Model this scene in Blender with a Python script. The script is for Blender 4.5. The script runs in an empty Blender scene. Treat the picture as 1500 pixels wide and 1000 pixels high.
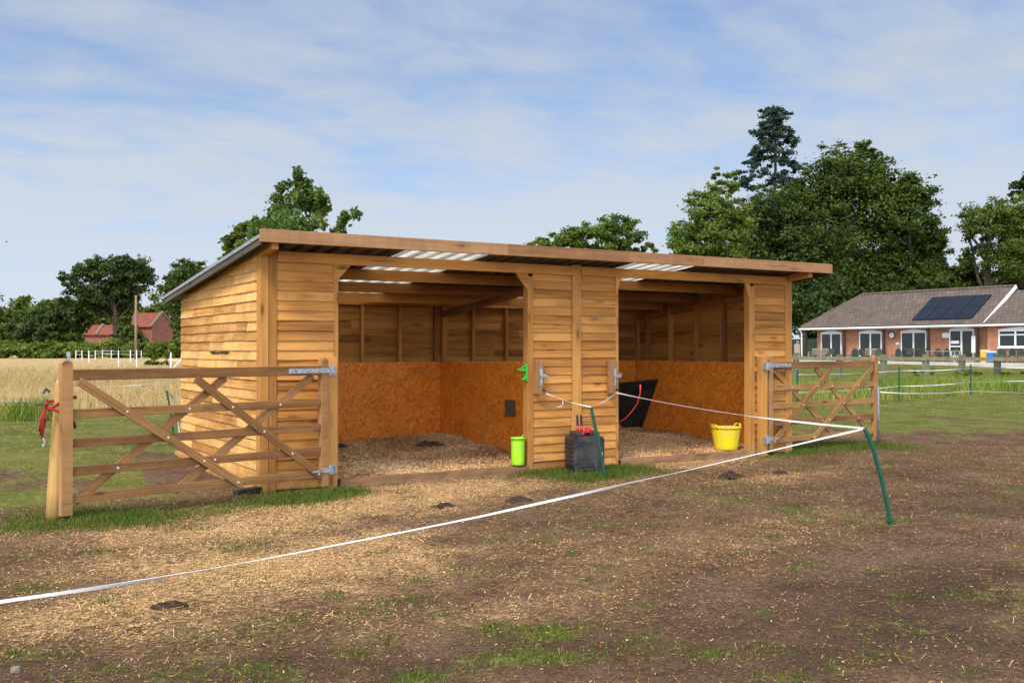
import bpy, math, random
import numpy as np
from mathutils import Vector
R = math.radians
random.seed(7)
rng = np.random.default_rng(11)
sc = bpy.context.scene
col = sc.collection

# ------------------------------------------------------------------ camera
CAM = np.array([-3.046, -9.810, 1.421]); F = 1477.8; YAW = 0.5439; PITCH = 0.0073
cf = np.array([math.sin(YAW)*math.cos(PITCH), math.cos(YAW)*math.cos(PITCH), math.sin(PITCH)])
cr = np.array([math.cos(YAW), -math.sin(YAW), 0.0]); cu = np.cross(cr, cf)
cam = bpy.data.cameras.new("camera"); co = bpy.data.objects.new("camera", cam); col.objects.link(co)
co.location = CAM; co.rotation_euler = (math.pi/2+PITCH, 0, -YAW)
cam.sensor_width = 36; cam.lens = 36*F/1500; cam.clip_end = 3000; cam.clip_start = 0.05
sc.camera = co

def ray(x, y):
    d = cf*F + cr*(x-750) + cu*(500-y); return d/np.linalg.norm(d)
def G(x, y, z=0.0):                                  # pixel of the photo -> point on the level z
    d = ray(x, y); return CAM + d*((z-CAM[2])/d[2])
def A(x, y, dep):                                    # pixel and distance -> point
    return CAM + dep*(cf + cr*(x-750)/F + cu*(500-y)/F)
def RP(x, y, P, n):
    d = ray(x, y); P = np.array(P, float); n = np.array(n, float)
    return CAM + d*(((P-CAM)@n)/(d@n))

# ------------------------------------------------------------------ numeric noise
def vn(x, y, s=1.0, seed=0):
    x = np.asarray(x, float)*s+seed*17.3; y = np.asarray(y, float)*s-seed*9.1
    xi = np.floor(x); yi = np.floor(y); fx = x-xi; fy = y-yi
    fx = fx*fx*(3-2*fx); fy = fy*fy*(3-2*fy)
    def h(a, b):
        v = np.sin(a*127.1+b*311.7+seed*74.7)*43758.5453; return v-np.floor(v)
    return (h(xi, yi)*(1-fx)+h(xi+1, yi)*fx)*(1-fy)+(h(xi, yi+1)*(1-fx)+h(xi+1, yi+1)*fx)*fy
def fbm(x, y, s=1.0, seed=0, o=4):
    t = 0; a = .5; n = 0
    for i in range(o):
        t = t+a*vn(x, y, s*2**i, seed+i*3); n += a; a *= .5
    return t/n
def sm(a, b, x):
    t = np.clip((np.asarray(x, float)-a)/(b-a), 0, 1); return t*t*(3-2*t)

# ------------------------------------------------------------------ tags
def tag(o, label=None, cat=None, group=None, kind=None):
    if label: o['label'] = label
    if cat: o['category'] = cat
    if group: o['group'] = group
    if kind: o['kind'] = kind
    return o
def empty(name, loc=(0, 0, 0), rz=0.0):
    o = bpy.data.objects.new(name, None); col.objects.link(o)
    o.location = loc; o.rotation_euler = (0, 0, rz); o.empty_display_size = .2
    return o
def copy_tree(o, parent=None):
    c = o.copy(); col.objects.link(c)
    if parent is not None: c.parent = parent
    for ch in list(o.children): copy_tree(ch, c)
    return c

# ------------------------------------------------------------------ node helper
class N:
    def __init__(s, name):
        s.m = bpy.data.materials.new(name); s.m.use_nodes = True
        s.t = s.m.node_tree; s.t.nodes.clear()
        s.out = s.t.nodes.new('ShaderNodeOutputMaterial')
    def n(s, typ, ins=None, **kw):
        nd = s.t.nodes.new(typ)
        for k, v in kw.items(): setattr(nd, k, v)
        for k, v in (ins or {}).items():
            if isinstance(v, bpy.types.NodeSocket): s.t.links.new(v, nd.inputs[k])
            else: nd.inputs[k].default_value = v
        return nd
    def uv(s): return s.n('ShaderNodeUVMap', uv_map='UVMap').outputs[0]
    def pos(s): return s.n('ShaderNodeNewGeometry').outputs['Position']
    def obj(s): return s.n('ShaderNodeTexCoord').outputs['Object']
    def attr(s, name): return s.n('ShaderNodeAttribute', attribute_name=name).outputs['Fac']
    def mapv(s, v, scale=(1, 1, 1), rot=(0, 0, 0), loc=(0, 0, 0)):
        return s.n('ShaderNodeMapping', {'Vector': v, 'Scale': scale, 'Rotation': rot, 'Location': loc}).outputs[0]
    def noise(s, v, scale=5., detail=4., rough=.55, dist=0.):
        return s.n('ShaderNodeTexNoise', {'Vector': v, 'Scale': scale, 'Detail': detail, 'Roughness': rough, 'Distortion': dist}).outputs[0]
    def vor(s, v, scale=5., feature='F1', out='Distance', rand=1.0):
        return s.n('ShaderNodeTexVoronoi', {'Vector': v, 'Scale': scale, 'Randomness': rand}, feature=feature).outputs[out]
    def math(s, op, a, b=0.0, clamp=False):
        return s.n('ShaderNodeMath', {0: a, 1: b}, operation=op, use_clamp=clamp).outputs[0]
    def rng(s, v, a, b, c=0., d=1.):
        return s.n('ShaderNodeMapRange', {0: v, 1: a, 2: b, 3: c, 4: d}).outputs[0]
    def ramp(s, f, stops):
        r = s.n('ShaderNodeValToRGB', {0: f}); e = r.color_ramp.elements
        while len(e) > 1: e.remove(e[-1])
        e[0].position = stops[0][0]; e[0].color = (*stops[0][1], 1)
        for p, c in stops[1:]:
            q = e.new(p); q.color = (*c, 1)
        return r.outputs[0]
    def mix(s, f, a, b, mode='MIX'):
        nd = s.n('ShaderNodeMix', data_type='RGBA', blend_type=mode)
        for k, v in ((0, f), (6, a), (7, b)):
            if isinstance(v, bpy.types.NodeSocket): s.t.links.new(v, nd.inputs[k])
            else: nd.inputs[k].default_value = v if k == 0 else (*v, 1)
        return nd.outputs[2]
    def bump(s, h, strength=.3, dist=.01):
        return s.n('ShaderNodeBump', {'Height': h, 'Strength': strength, 'Distance': dist}).outputs[0]
    def bsdf(s, colr, rough=.7, bump=None, metal=0., spec=.3, **kw):
        ins = {'Roughness': rough, 'Metallic': metal, 'Specular IOR Level': spec}
        ins['Base Color'] = colr if isinstance(colr, bpy.types.NodeSocket) else (*colr, 1)
        if bump is not None: ins['Normal'] = bump
        ins.update(kw)
        b = s.n('ShaderNodeBsdfPrincipled', ins)
        return b.outputs[0]
    def done(s, sh):
        s.t.links.new(sh, s.out.inputs[0]); return s.m

def wood(name, light, mid, dark, streak=.25, knots=True, rough=.75, grain=38., vert=0.0, mud=0.):
    k = N(name); uv = k.uv(); t = k.attr('tint')
    g = k.noise(k.mapv(uv, (1.6, grain, 1)), 1., 5., .65, .6)
    g2 = k.noise(k.mapv(uv, (.9, 7., 1)), 1., 3., .5, .3)
    f = k.math('ADD', k.math('MULTIPLY', g, .6), k.math('MULTIPLY', g2, .55))
    f = k.math('ADD', f, k.math('MULTIPLY', k.math('SUBTRACT', t, .5), streak*1.4))
    c = k.ramp(f, [(.32, dark), (.52, mid), (.78, light)])
    h = g
    if vert > 0:                                       # band-saw marks across the board
        w = k.noise(k.mapv(uv, (16., 1.2, 1)), 1., 4., .7, .2)
        w2 = k.noise(k.mapv(uv, (3.2, .5, 1)), 1., 1., .5, 0.)
        ww = k.rng(k.math('ADD', k.math('MULTIPLY', w, .55), k.math('MULTIPLY', w2, .45)), .36, .64, 1-vert, 1+vert*.55)
        c = k.mix(1., c, k.n('ShaderNodeCombineColor', {0: ww, 1: ww, 2: ww}).outputs[0], 'MULTIPLY')
        h = k.math('ADD', g, w)
    if knots:
        kv = k.mapv(uv, (2.3, 7.5, 1))
        d = k.vor(kv, 1.); r = k.vor(kv, 1., out='Color')
        rs = k.n('ShaderNodeSeparateColor', {0: r}).outputs[0]
        km = k.math('MULTIPLY', k.rng(d, .05, .17, 1., 0.), k.math('GREATER_THAN', rs, .3))
        ring = k.math('MULTIPLY', k.rng(d, .12, .34, .5, 0.), k.math('GREATER_THAN', rs, .3))
        c = k.mix(ring, c, tuple(x*.62 for x in mid)); c = k.mix(k.math('MULTIPLY', km, .85), c, tuple(x*.42 for x in dark))
    ck = k.noise(k.mapv(uv, (.9, 55., 1), loc=(9, 1, 0)), 1., 2., .5, .3)        # drying cracks
    c = k.mix(k.rng(ck, .66, .7, 0., .75), c, tuple(x*.35 for x in dark))
    p = k.noise(k.mapv(uv, (1.3, 2.2, 1), loc=(4, 3, 0)), 1., 5., .6, .4)   # weather staining
    c = k.mix(k.rng(p, .5, .7, 0., .5), c, tuple(x*.62 for x in mid))
    gy_ = k.noise(k.mapv(uv, (2.1, 9., 1), loc=(1, 7, 0)), 1., 4., .6, .3)
    c = k.mix(k.rng(gy_, .56, .72, 0., .3), c, (mid[0]*.72, mid[0]*.52, mid[0]*.34))
    if mud:                                             # mud splashed up from the ground
        ps = k.pos(); z = k.n('ShaderNodeSeparateXYZ', {0: ps}).outputs[2]
        m_ = k.math('ADD', k.rng(z, .0, .55, .62, .0), k.math('MULTIPLY', k.math('SUBTRACT', k.noise(ps, 9., 6., .7), .5), 1.3))
        c = k.mix(k.rng(m_, .38, .75, 0., mud), c, (.2, .125, .07))
    return k.done(k.bsdf(c, rough, k.bump(h, .35, .004), spec=.2))

def plain(name, c, rough=.5, metal=0., var=.12, scale=9., spec=.4, bump=.0, dust=0.):
    k = N(name); o = k.obj()
    n = k.noise(o, scale, 5., .6)
    cc = k.mix(k.rng(n, .3, .7), tuple(x*(1-var) for x in c), tuple(min(1, x*(1+var)) for x in c))
    b = k.bump(k.noise(o, scale*6, 3.), bump, .01) if bump else None
    if dust:
        d1 = k.rng(k.noise(k.mapv(o, (1, 1, 1), loc=(3, 1, 2)), 7., 6., .7), .42, .75, 0., dust)
        d2 = k.rng(k.noise(k.mapv(o, (40, 40, 3)), 1., 3., .6), .6, .68, 0., dust*.7)
        cc = k.mix(k.math('MAXIMUM', d1, d2), cc, (.33, .25, .16)); rough = k.rng(d1, 0., .5, rough, .85)
    return k.done(k.bsdf(cc, rough, b, metal, spec))

def leafmat(name, dark, mid, light, transl=.35):
    k = N(name); t = k.attr('tint')
    c = k.ramp(t, [(0., dark), (.5, mid), (1., light)])
    d = k.bsdf(c, .55, spec=.25)
    tr = k.n('ShaderNodeBsdfTranslucent', {'Color': k.mix(1., c, (1.1, 1.25, .6), 'MULTIPLY')}).outputs[0]
    return k.done(k.n('ShaderNodeMixShader', {0: transl, 1: d, 2: tr}).outputs[0])

M = {}
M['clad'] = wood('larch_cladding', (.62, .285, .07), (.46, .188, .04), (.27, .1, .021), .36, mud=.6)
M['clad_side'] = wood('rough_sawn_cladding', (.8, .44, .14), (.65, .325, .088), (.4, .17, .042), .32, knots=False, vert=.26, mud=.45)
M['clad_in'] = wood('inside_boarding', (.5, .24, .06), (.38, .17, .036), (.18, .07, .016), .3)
M['post'] = wood('sawn_post_timber', (.56, .265, .07), (.42, .183, .043), (.24, .1, .025), .4, mud=.5)
M['fascia'] = wood('fascia_timber', (.4, .215, .1), (.3, .145, .06), (.18, .078, .03), .12, vert=.16)
M['gate'] = wood('treated_gate_timber', (.42, .215, .08), (.31, .148, .052), (.18, .078, .026), .3, vert=.12, mud=.4)
M['round'] = wood('peeled_round_post', (.54, .33, .11), (.43, .24, .072), (.28, .14, .04), .3)
M['sill'] = wood('worn_sill_timber', (.3, .17, .085), (.2, .105, .05), (.1, .05, .026), .4)
M['greywood'] = wood('weathered_grey_timber', (.2, .2, .11), (.15, .145, .085), (.08, .08, .05), .5)
M['verge'] = wood('stained_verge_board', (.12, .095, .075), (.085, .066, .05), (.05, .038, .03), .3)

k = N('oriented_strand_board'); uv = k.uv()
base = k.noise(uv, 3., 4., .6)
c = k.ramp(base, [(.3, (.72, .15, .006)), (.55, (.86, .205, .009)), (.75, (.92, .28, .022))])
wob = k.n('ShaderNodeTexNoise', {'Vector': uv, 'Scale': 9., 'Detail': 2.}).outputs['Color']
for i, (ang, s1, s2) in enumerate(((.3, 16, 90), (1.9, 14, 80), (-.6, 20, 110), (1.2, 24, 130), (2.6, 17, 95))):
    v = k.mapv(k.mix(.05, k.mapv(uv, (1, 1, 1), (0, 0, ang), (i*.37, i*.71, 0)), wob, 'ADD'), (s1, s2, 1))
    cc = k.n('ShaderNodeSeparateColor', {0: k.vor(v, 1., out='Color')})
    lit = k.math('GREATER_THAN', cc.outputs[0], .86); drk = k.math('LESS_THAN', cc.outputs[0], .12)
    c = k.mix(k.math('MULTIPLY', lit, .55), c, (.9, .4, .06)); c = k.mix(k.math('MULTIPLY', drk, .28), c, (.32, .08, .01))
st = k.noise(k.mapv(uv, (1, 1.3, 1), loc=(7, 2, 0)), 1.7, 4., .6)
c = k.mix(k.rng(st, .55, .75, 0., .4), c, (.3, .09, .016))
ps = k.pos(); z = k.n('ShaderNodeSeparateXYZ', {0: ps}).outputs[2]
m_ = k.math('ADD', k.rng(z, .1, .8, .6, .0), k.math('MULTIPLY', k.math('SUBTRACT', k.noise(ps, 6., 6., .7), .5), 1.5))
c = k.mix(k.rng(m_, .45, .85, 0., .32), c, (.45, .23, .1))
sc_ = k.noise(k.mapv(uv, (3., 26., 1), (0, 0, .5)), 1., 3., .6, .5)
c = k.mix(k.rng(sc_, .66, .72, 0., .35), c, (.75, .42, .16))
M['osb'] = k.done(k.bsdf(c, .5, k.bump(base, .2, .003), spec=.35))

M['galv'] = plain('galvanised_steel', (.42, .44, .46), .5, .7, .4, 24, .4, .2, .3)
M['bolt'] = plain('bolt_head', (.72, .72, .7), .4, .4, .1, 30)
M['roofmetal'] = plain('roof_sheet_steel', (.085, .088, .09), .55, .3, .25, 3)
k = N('translucent_sheet'); o = k.obj()
c = k.mix(k.rng(k.noise(o, 5., 4.), .3, .7), (.93, .91, .84), (.72, .69, .6))
M['skylight'] = k.done(k.n('ShaderNodeMixShader', {0: .8, 1: k.bsdf(c, .35), 2: k.n('ShaderNodeBsdfTranslucent', {'Color': c}).outputs[0]}).outputs[0])
M['black'] = plain('black_plastic', (.018, .019, .022), .5, 0, .3, 8, .35, 0., .22)
M['rubber'] = plain('black_rubber', (.012, .012, .013), .6, 0, .3, 8, .3, .15, .16)
M['red'] = plain('red_plastic', (.55, .03, .03), .4, 0, .15, 20)
M['white'] = plain('white_upvc', (.8, .8, .78), .4, 0, .04, 4)
M['tape'] = plain('white_fence_tape', (.74, .73, .69), .55, 0, .05, 30)
M['lime'] = plain('lime_green_rubber', (.33, .7, .012), .45, 0, .06, 6, .4, 0., .5)
M['yellow'] = plain('yellow_rubber', (.8, .6, .004), .42, 0, .06, 8, .4, 0., .5)
M['greenplastic'] = plain('dark_green_plastic', (.008, .07, .036), .45, 0, .15, 20)
M['hookgreen'] = plain('bright_green_plastic', (.05, .42, .03), .4, 0, .1, 20)
M['rope'] = plain('red_rope', (.36, .03, .03), .85, 0, .35, 90, .1, .5)
M['slate'] = plain('grey_slab', (.11, .075, .06), .7, 0, .2, 14)
M['dung'] = plain('horse_dung', (.055, .036, .022), .9, 0, .6, 26, .1, .9)
M['stone'] = plain('field_stone', (.2, .155, .115), .85, 0, .25, 20, .2, .4)
M['bark'] = plain('bark', (.085, .065, .048), .9, 0, .4, 5, .1, .8)
M['pole'] = plain('pole_timber', (.22, .15, .09), .8, 0, .25, 3, .15)
M['brown'] = plain('brown_stained_wood', (.05, .025, .018), .55, 0, .2, 3)
M['bluebin'] = plain('blue_plastic', (.015, .16, .5), .45)
M['teak'] = plain('faded_garden_teak', (.33, .27, .2), .75, 0, .2, 8)
M['dkwood'] = plain('dark_garden_wood', (.08, .05, .04), .65, 0, .2, 8)
M['chair'] = plain('dark_green_chair', (.03, .05, .045), .5, 0, .2, 8)
M['paving'] = plain('pale_paving', (.5, .46, .4), .8, 0, .15, 1.5)
M['screen'] = plain('green_screen_fence', (.025, .05, .03), .8, 0, .3, 2)
M['bird'] = plain('dark_feathers', (.012, .012, .014), .7)
M['hay'] = plain('hay_wisps', (.55, .4, .16), .8, 0, .3, 60)
M['moss'] = plain('stained_rail', (.17, .15, .085), .85, 0, .35, 4)

k = N('window_glass')
M['glass'] = k.done(k.bsdf((.02, .026, .024), .06, spec=.6))
k = N('solar_glass'); o = k.obj()
M['solar'] = k.done(k.bsdf(k.mix(k.rng(k.noise(o, 2.), .3, .7), (.006, .009, .016), (.01, .014, .024)), .28, spec=.35))
def brickmat(name, a, b, mort, s=1.):
    k = N(name); o = k.uv()
    br = k.n('ShaderNodeTexBrick', {'Vector': o, 'Color1': (*a, 1), 'Color2': (*b, 1), 'Mortar': (*mort, 1), 'Scale': 1., 'Mortar Size': .012*s,
             'Brick Width': .225*s, 'Row Height': .075*s})
    n = k.noise(o, 1.3, 5., .65)
    c = k.mix(.6, br.outputs[0], k.ramp(n, [(.3, (.5, .45, .42)), (.7, (1, .98, .95))]), 'MULTIPLY')
    return k.done(k.bsdf(c, .85, k.bump(br.outputs[1], .4, .01), spec=.15))
M['brick'] = brickmat('red_brick', (.62, .215, .08), (.48, .15, .055), (.38, .3, .24))
M['oldbrick'] = brickmat('old_farm_brick', (.33, .1, .05), (.25, .07, .04), (.3, .22, .18), 2.)
def tilemat(name, a, b):
    k = N(name); o = k.uv()
    w = k.n('ShaderNodeTexBrick', {'Vector': o, 'Color1': (*a, 1), 'Color2': (*b, 1), 'Mortar': (*[x*.35 for x in a], 1), 'Scale': 1., 'Mortar Size': .018, 'Brick Width': .33, 'Row Height': .34})
    n = k.noise(o, .8, 5., .65)
    c = k.mix(.6, w.outputs[0], k.ramp(n, [(.3, (.6, .58, .55)), (.7, (1.05, 1, .95))]), 'MULTIPLY')
    return k.done(k.bsdf(c, .8, k.bump(w.outputs[1], .6, .03), spec=.2))
M['tile'] = tilemat('brown_concrete_tiles', (.17, .13, .105), (.125, .095, .078))
M['redtile'] = tilemat('red_clay_tiles', (.3, .095, .055), (.22, .07, .045))

# ground: one sheet, its worn, strewn and grown areas come from vertex masks
k = N('paddock_ground'); P = k.pos()
gs, ss, ds, ws = k.attr('grass'), k.attr('straw'), k.attr('dry'), k.attr('wet_shade')
n1 = k.noise(P, 1.6, 6., .62); n2 = k.noise(P, 16., 5., .65); n3 = k.noise(P, 60., 5., .7)
dirt = k.ramp(k.math('ADD', k.math('MULTIPLY', n1, .5), k.math('MULTIPLY', n2, .5)), [(.36, (.082, .044, .024)), (.5, (.2, .113, .064)), (.63, (.32, .195, .115))])
dirt = k.mix(k.rng(n3, .38, .62, 0., .75), dirt, (.06, .031, .017))
chips = None
for i, (ang, a, b) in enumerate(((.2, 30, 170), (1.3, 34, 160), (2.2, 36, 190), (-.7, 42, 200))):
    v = k.mapv(P, (a, b, a), (0, 0, ang), (i*1.7, i*.9, 0))
    cc = k.n('ShaderNodeSeparateColor', {0: k.vor(v, 1., out='Color')}).outputs[0]
    e = k.math('GREATER_THAN', k.math('ADD', cc, k.math('MULTIPLY', ss, .36)), .95)
    chips = e if chips is None else k.math('MAXIMUM', chips, e)
strawc = k.ramp(k.noise(P, 40., 3.), [(.3, (.36, .18, .065)), (.5, (.58, .335, .135)), (.7, (.72, .48, .24))])
c = k.mix(k.math('MULTIPLY', chips, k.rng(ss, .02, .35)), dirt, strawc)
c = k.mix(k.math('MULTIPLY', ws, k.rng(n2, .3, .6, .5, .9)), c, (.05, .03, .02))
gcol = k.ramp(k.math('ADD', k.math('MULTIPLY', n1, .45), k.math('MULTIPLY', n2, .55)), [(.36, (.07, .08, .014)), (.5, (.15, .155, .03)), (.62, (.29, .25, .075))])
n5 = k.noise(P, .9, 5., .6)
gcol = k.mix(k.rng(n5, .5, .68, 0., .6), gcol, (.24, .19, .07))
gcol = k.mix(k.rng(n3, .4, .6, 0., .28), gcol, (.055, .065, .014))
gm = k.rng(k.math('ADD', gs, k.math('MULTIPLY', k.math('SUBTRACT', n2, .5), .9)), .35, .65)
c = k.mix(gm, c, gcol)
n4 = k.noise(k.mapv(P, (1, 1, 1)), .35, 6., .6)
dcol = k.ramp(k.math('ADD', k.math('MULTIPLY', n4, .5), k.math('MULTIPLY', n2, .5)), [(.36, (.3, .24, .085)), (.5, (.5, .345, .15)), (.62, (.62, .42, .24))])
c = k.mix(ds, c, dcol)
hgt_ = k.math('ADD', k.math('MULTIPLY', n2, .6), k.math('ADD', k.math('MULTIPLY', n3, .3), k.math('MULTIPLY', chips, .25)))
M['ground'] = k.done(k.bsdf(c, .92, k.bump(hgt_, 1., .05), spec=.1))

k = N('wood_chip'); t = k.attr('tint')
M['chip'] = k.done(k.bsdf(k.ramp(t, [(0., (.22, .1, .035)), (.35, (.55, .31, .13)), (.7, (.8, .52, .26)), (1., (.9, .7, .44))]), .85, spec=.15))
k = N('straw'); t = k.attr('tint')
M['straw'] = k.done(k.bsdf(k.ramp(t, [(0., (.17, .085, .032)), (.4, (.46, .26, .105)), (.8, (.7, .46, .22)), (1., (.84, .64, .36))]), .8, spec=.2))
k = N('bedding_base'); P = k.pos()
v = k.n('ShaderNodeSeparateColor', {0: k.vor(k.mapv(P, (70, 45, 60), (0, 0, .5)), 1., out='Color')}).outputs[0]
c = k.ramp(k.math('ADD', k.math('MULTIPLY', v, .7), k.math('MULTIPLY', k.noise(P, 2.5, 4.), .5)), [(.2, (.18, .085, .032)), (.55, (.52, .3, .13)), (.95, (.8, .56, .32))])
M['bed'] = k.done(k.bsdf(c, .9, k.bump(v, .8, .02), spec=.1))
M['grass'] = leafmat('grass_blades', (.055, .085, .012), (.115, .165, .024), (.32, .28, .08), .45)
M['grass_pale'] = leafmat('worn_grass_blades', (.1, .13, .013), (.22, .25, .028), (.45, .38, .09), .45)
M['dry'] = leafmat('dry_grass_blades', (.28, .22, .075), (.56, .39, .18), (.74, .51, .3), .35)
M['bank'] = leafmat('rough_grass_blades', (.085, .14, .014), (.19, .28, .03), (.52, .42, .16), .45)
M['leaf_dark'] = leafmat('dark_leaves', (.018, .032, .006), (.042, .068, .011), (.09, .12, .02), .3)
M['leaf_mid'] = leafmat('mid_green_leaves', (.032, .052, .007), (.08, .118, .014), (.17, .2, .028), .38)
M['leaf_yel'] = leafmat('yellow_green_leaves', (.05, .085, .011), (.11, .16, .022), (.22, .25, .04), .4)
M['leaf_blue'] = leafmat('blue_green_needles', (.012, .03, .018), (.025, .05, .032), (.05, .08, .05), .1)
M['leaf_pear'] = leafmat('glossy_leaves', (.045, .085, .014), (.1, .165, .03), (.24, .26, .07), .42)

# ------------------------------------------------------------------ mesh builder
class MB:
    def __init__(s): s.v = []; s.f = []; s.uv = []; s.t = []
    def face(s, pts, uvs=None, tint=.5):
        b = len(s.v); s.v += [tuple(map(float, p)) for p in pts]; s.f.append(tuple(range(b, b+len(pts))))
        s.uv.append(uvs or [(p[0]+p[1], p[2]) for p in pts]); s.t.append(tint)
    def hexa(s, c, ulen=None, tint=None):
        # c: 8 corners, 0-3 the start end, 4-7 the far end; u runs start to far
        t = random.random() if tint is None else tint
        c = [np.array(p, float) for p in c]
        u0 = random.uniform(0, 40); v0 = random.uniform(0, 40)
        L = ulen or np.linalg.norm(c[4]-c[0]); w = np.linalg.norm(c[1]-c[0]); h = np.linalg.norm(c[2]-c[1])
        b = len(s.v); s.v += [tuple(p) for p in c]
        acc = v0
        for (i, j, d) in ((0, 1, w), (1, 2, h), (2, 3, w), (3, 0, h)):
            s.f.append((b+i, b+j, b+j+4, b+i+4)); s.uv.append([(u0, acc), (u0, acc+d), (u0+L, acc+d), (u0+L, acc)]); s.t.append(t); acc += d
        s.f.append((b+3, b+2, b+1, b+0)); s.uv.append([(u0, v0+h), (u0+w*.3, v0+h), (u0+w*.3, v0), (u0, v0)]); s.t.append(t)
        s.f.append((b+4, b+5, b+6, b+7)); s.uv.append([(u0, v0), (u0+w*.3, v0), (u0+w*.3, v0+h), (u0, v0+h)]); s.t.append(t)
    def box(s, x0, x1, y0, y1, z0, z1, axis=None, tint=None):
        d = (x1-x0, y1-y0, z1-z0)
        ax = max(range(3), key=lambda i: d[i]) if axis is None else axis
        if ax == 0: c = [(x0, y0, z0), (x0, y0, z1), (x0, y1, z1), (x0, y1, z0), (x1, y0, z0), (x1, y0, z1), (x1, y1, z1), (x1, y1, z0)]
        elif ax == 1: c = [(x0, y0, z0), (x1, y0, z0), (x1, y0, z1), (x0, y0, z1), (x0, y1, z0), (x1, y1, z0), (x1, y1, z1), (x0, y1, z1)]
        else: c = [(x0, y0, z0), (x0, y1, z0), (x1, y1, z0), (x1, y0, z0), (x0, y0, z1), (x0, y1, z1), (x1, y1, z1), (x1, y0, z1)]
        s.hexa(c, tint=tint); return s
    def beam(s, p, q, w, h, up=(0, 0, 1), tint=None):
        p = np.array(p, float); q = np.array(q, float); d = q-p; d /= np.linalg.norm(d)
        sd = np.cross(d, up); sd /= np.linalg.norm(sd); u = np.cross(sd, d)
        o = [-sd*w/2-u*h/2, -sd*w/2+u*h/2, sd*w/2+u*h/2, sd*w/2-u*h/2]
        s.hexa([p+x for x in o]+[q+x for x in o], tint=tint); return s
    def prism(s, poly, a, b, axis=1, tint=None):
        # poly 2D outline in the other two axes, extruded from a to b along axis
        t = random.random() if tint is None else tint
        def P(p, w):
            l = list(p); l.insert(axis, w); return l
        n = len(poly); u0 = random.uniform(0, 30)
        for w in (a, b):
            s.face([P(p, w) for p in (poly if w == a else poly[::-1])], [(p[0]+u0, p[1]+u0) for p in (poly if w == a else poly[::-1])], t)
        for i in range(n):
            p, q = poly[i], poly[(i+1) % n]
            L = math.dist(p, q)
            s.face([P(p, a), P(p, b), P(q, b), P(q, a)], [(u0, 0), (u0, abs(b-a)), (u0+L, abs(b-a)), (u0+L, 0)], t)
        return s
    def tube(s, pts, rad, seg=8, tint=None, cap=True):
        t = random.random() if tint is None else tint
        pts = [np.array(p, float) for p in pts]; n = len(pts)
        rad = [rad]*n if np.isscalar(rad) else rad
        b = len(s.v); u = random.uniform(0, 20); ref = np.array([.31, .95, .05]); us = []
        for i, p in enumerate(pts):
            d = pts[min(i+1, n-1)]-pts[max(i-1, 0)]; d = d/(np.linalg.norm(d)+1e-12)
            a = np.cross(d, ref)
            if np.linalg.norm(a) < .1: a = np.cross(d, (1, 0, 0))
            a /= np.linalg.norm(a); c = np.cross(d, a)
            for j in range(seg):
                th = 2*math.pi*j/seg; s.v.append(tuple(p+rad[i]*(math.cos(th)*a+math.sin(th)*c)))
            if i: u += np.linalg.norm(p-pts[i-1])
            us.append(u)
        for i in range(n-1):
            for j in range(seg):
                k2 = (j+1) % seg; cv = 2*math.pi*rad[i]/seg
                s.f.append((b+i*seg+j, b+i*seg+k2, b+(i+1)*seg+k2, b+(i+1)*seg+j))
                s.uv.append([(us[i], j*cv), (us[i], (j+1)*cv), (us[i+1], (j+1)*cv), (us[i+1], j*cv)]); s.t.append(t)
        if cap:
            for i, o in ((0, range(seg-1, -1, -1)), (n-1, range(seg))):
                s.f.append(tuple(b+i*seg+j for j in o)); s.uv.append([(us[i], j*.02) for j in range(seg)]); s.t.append(t)
        return s
    def lathe(s, prof, c=(0, 0, 0), seg=28, tint=.5):
        b = len(s.v)
        for r, z in prof:
            for j in range(seg):
                th = 2*math.pi*j/seg; s.v.append((c[0]+r*math.cos(th), c[1]+r*math.sin(th), c[2]+z))
        for i in range(len(prof)-1):
            for j in range(seg):
                k2 = (j+1) % seg
                s.f.append((b+i*seg+j, b+i*seg+k2, b+(i+1)*seg+k2, b+(i+1)*seg+j)); s.uv.append([(0, 0)]*4); s.t.append(tint)
        return s
    def build(s, name, mat, parent=None, bevel=0., smooth=False):
        me = bpy.data.meshes.new(name); me.from_pydata(s.v, [], s.f)
        ul = me.uv_layers.new(name='UVMap'); flat = [c for f in s.uv for u in f for c in u]
        ul.data.foreach_set('uv', flat)
        at = me.attributes.new('tint', 'FLOAT', 'FACE'); at.data.foreach_set('value', s.t)
        if smooth: me.polygons.foreach_set('use_smooth', [True]*len(me.polygons))
        me.materials.append(mat); me.update()
        o = bpy.data.objects.new(name, me); col.objects.link(o)
        if parent is not None: o.parent = parent
        if bevel:
            m = o.modifiers.new('edge', 'BEVEL'); m.width = bevel; m.segments = 2; m.limit_method = 'ANGLE'; m.angle_limit = R(40)
        return o
def fan(name, P, mat, tint, parent=None):
    """N small polygons (N,k,3) as one mesh"""
    n, kk = P.shape[:2]; me = bpy.data.meshes.new(name)
    me.vertices.add(n*kk); me.vertices.foreach_set('co', P.reshape(-1).astype(np.float32))
    me.loops.add(n*kk); me.loops.foreach_set('vertex_index', np.arange(n*kk, dtype=np.int32))
    me.polygons.add(n); me.polygons.foreach_set('loop_start', np.arange(0, n*kk, kk, dtype=np.int32))
    at = me.attributes.new('tint', 'FLOAT', 'FACE'); at.data.foreach_set('value', np.clip(tint, 0, 1).astype(np.float32))
    me.materials.append(mat); me.update(calc_edges=True); me.validate()
    o = bpy.data.objects.new(name, me); col.objects.link(o)
    if parent is not None: o.parent = parent
    return o

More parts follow.
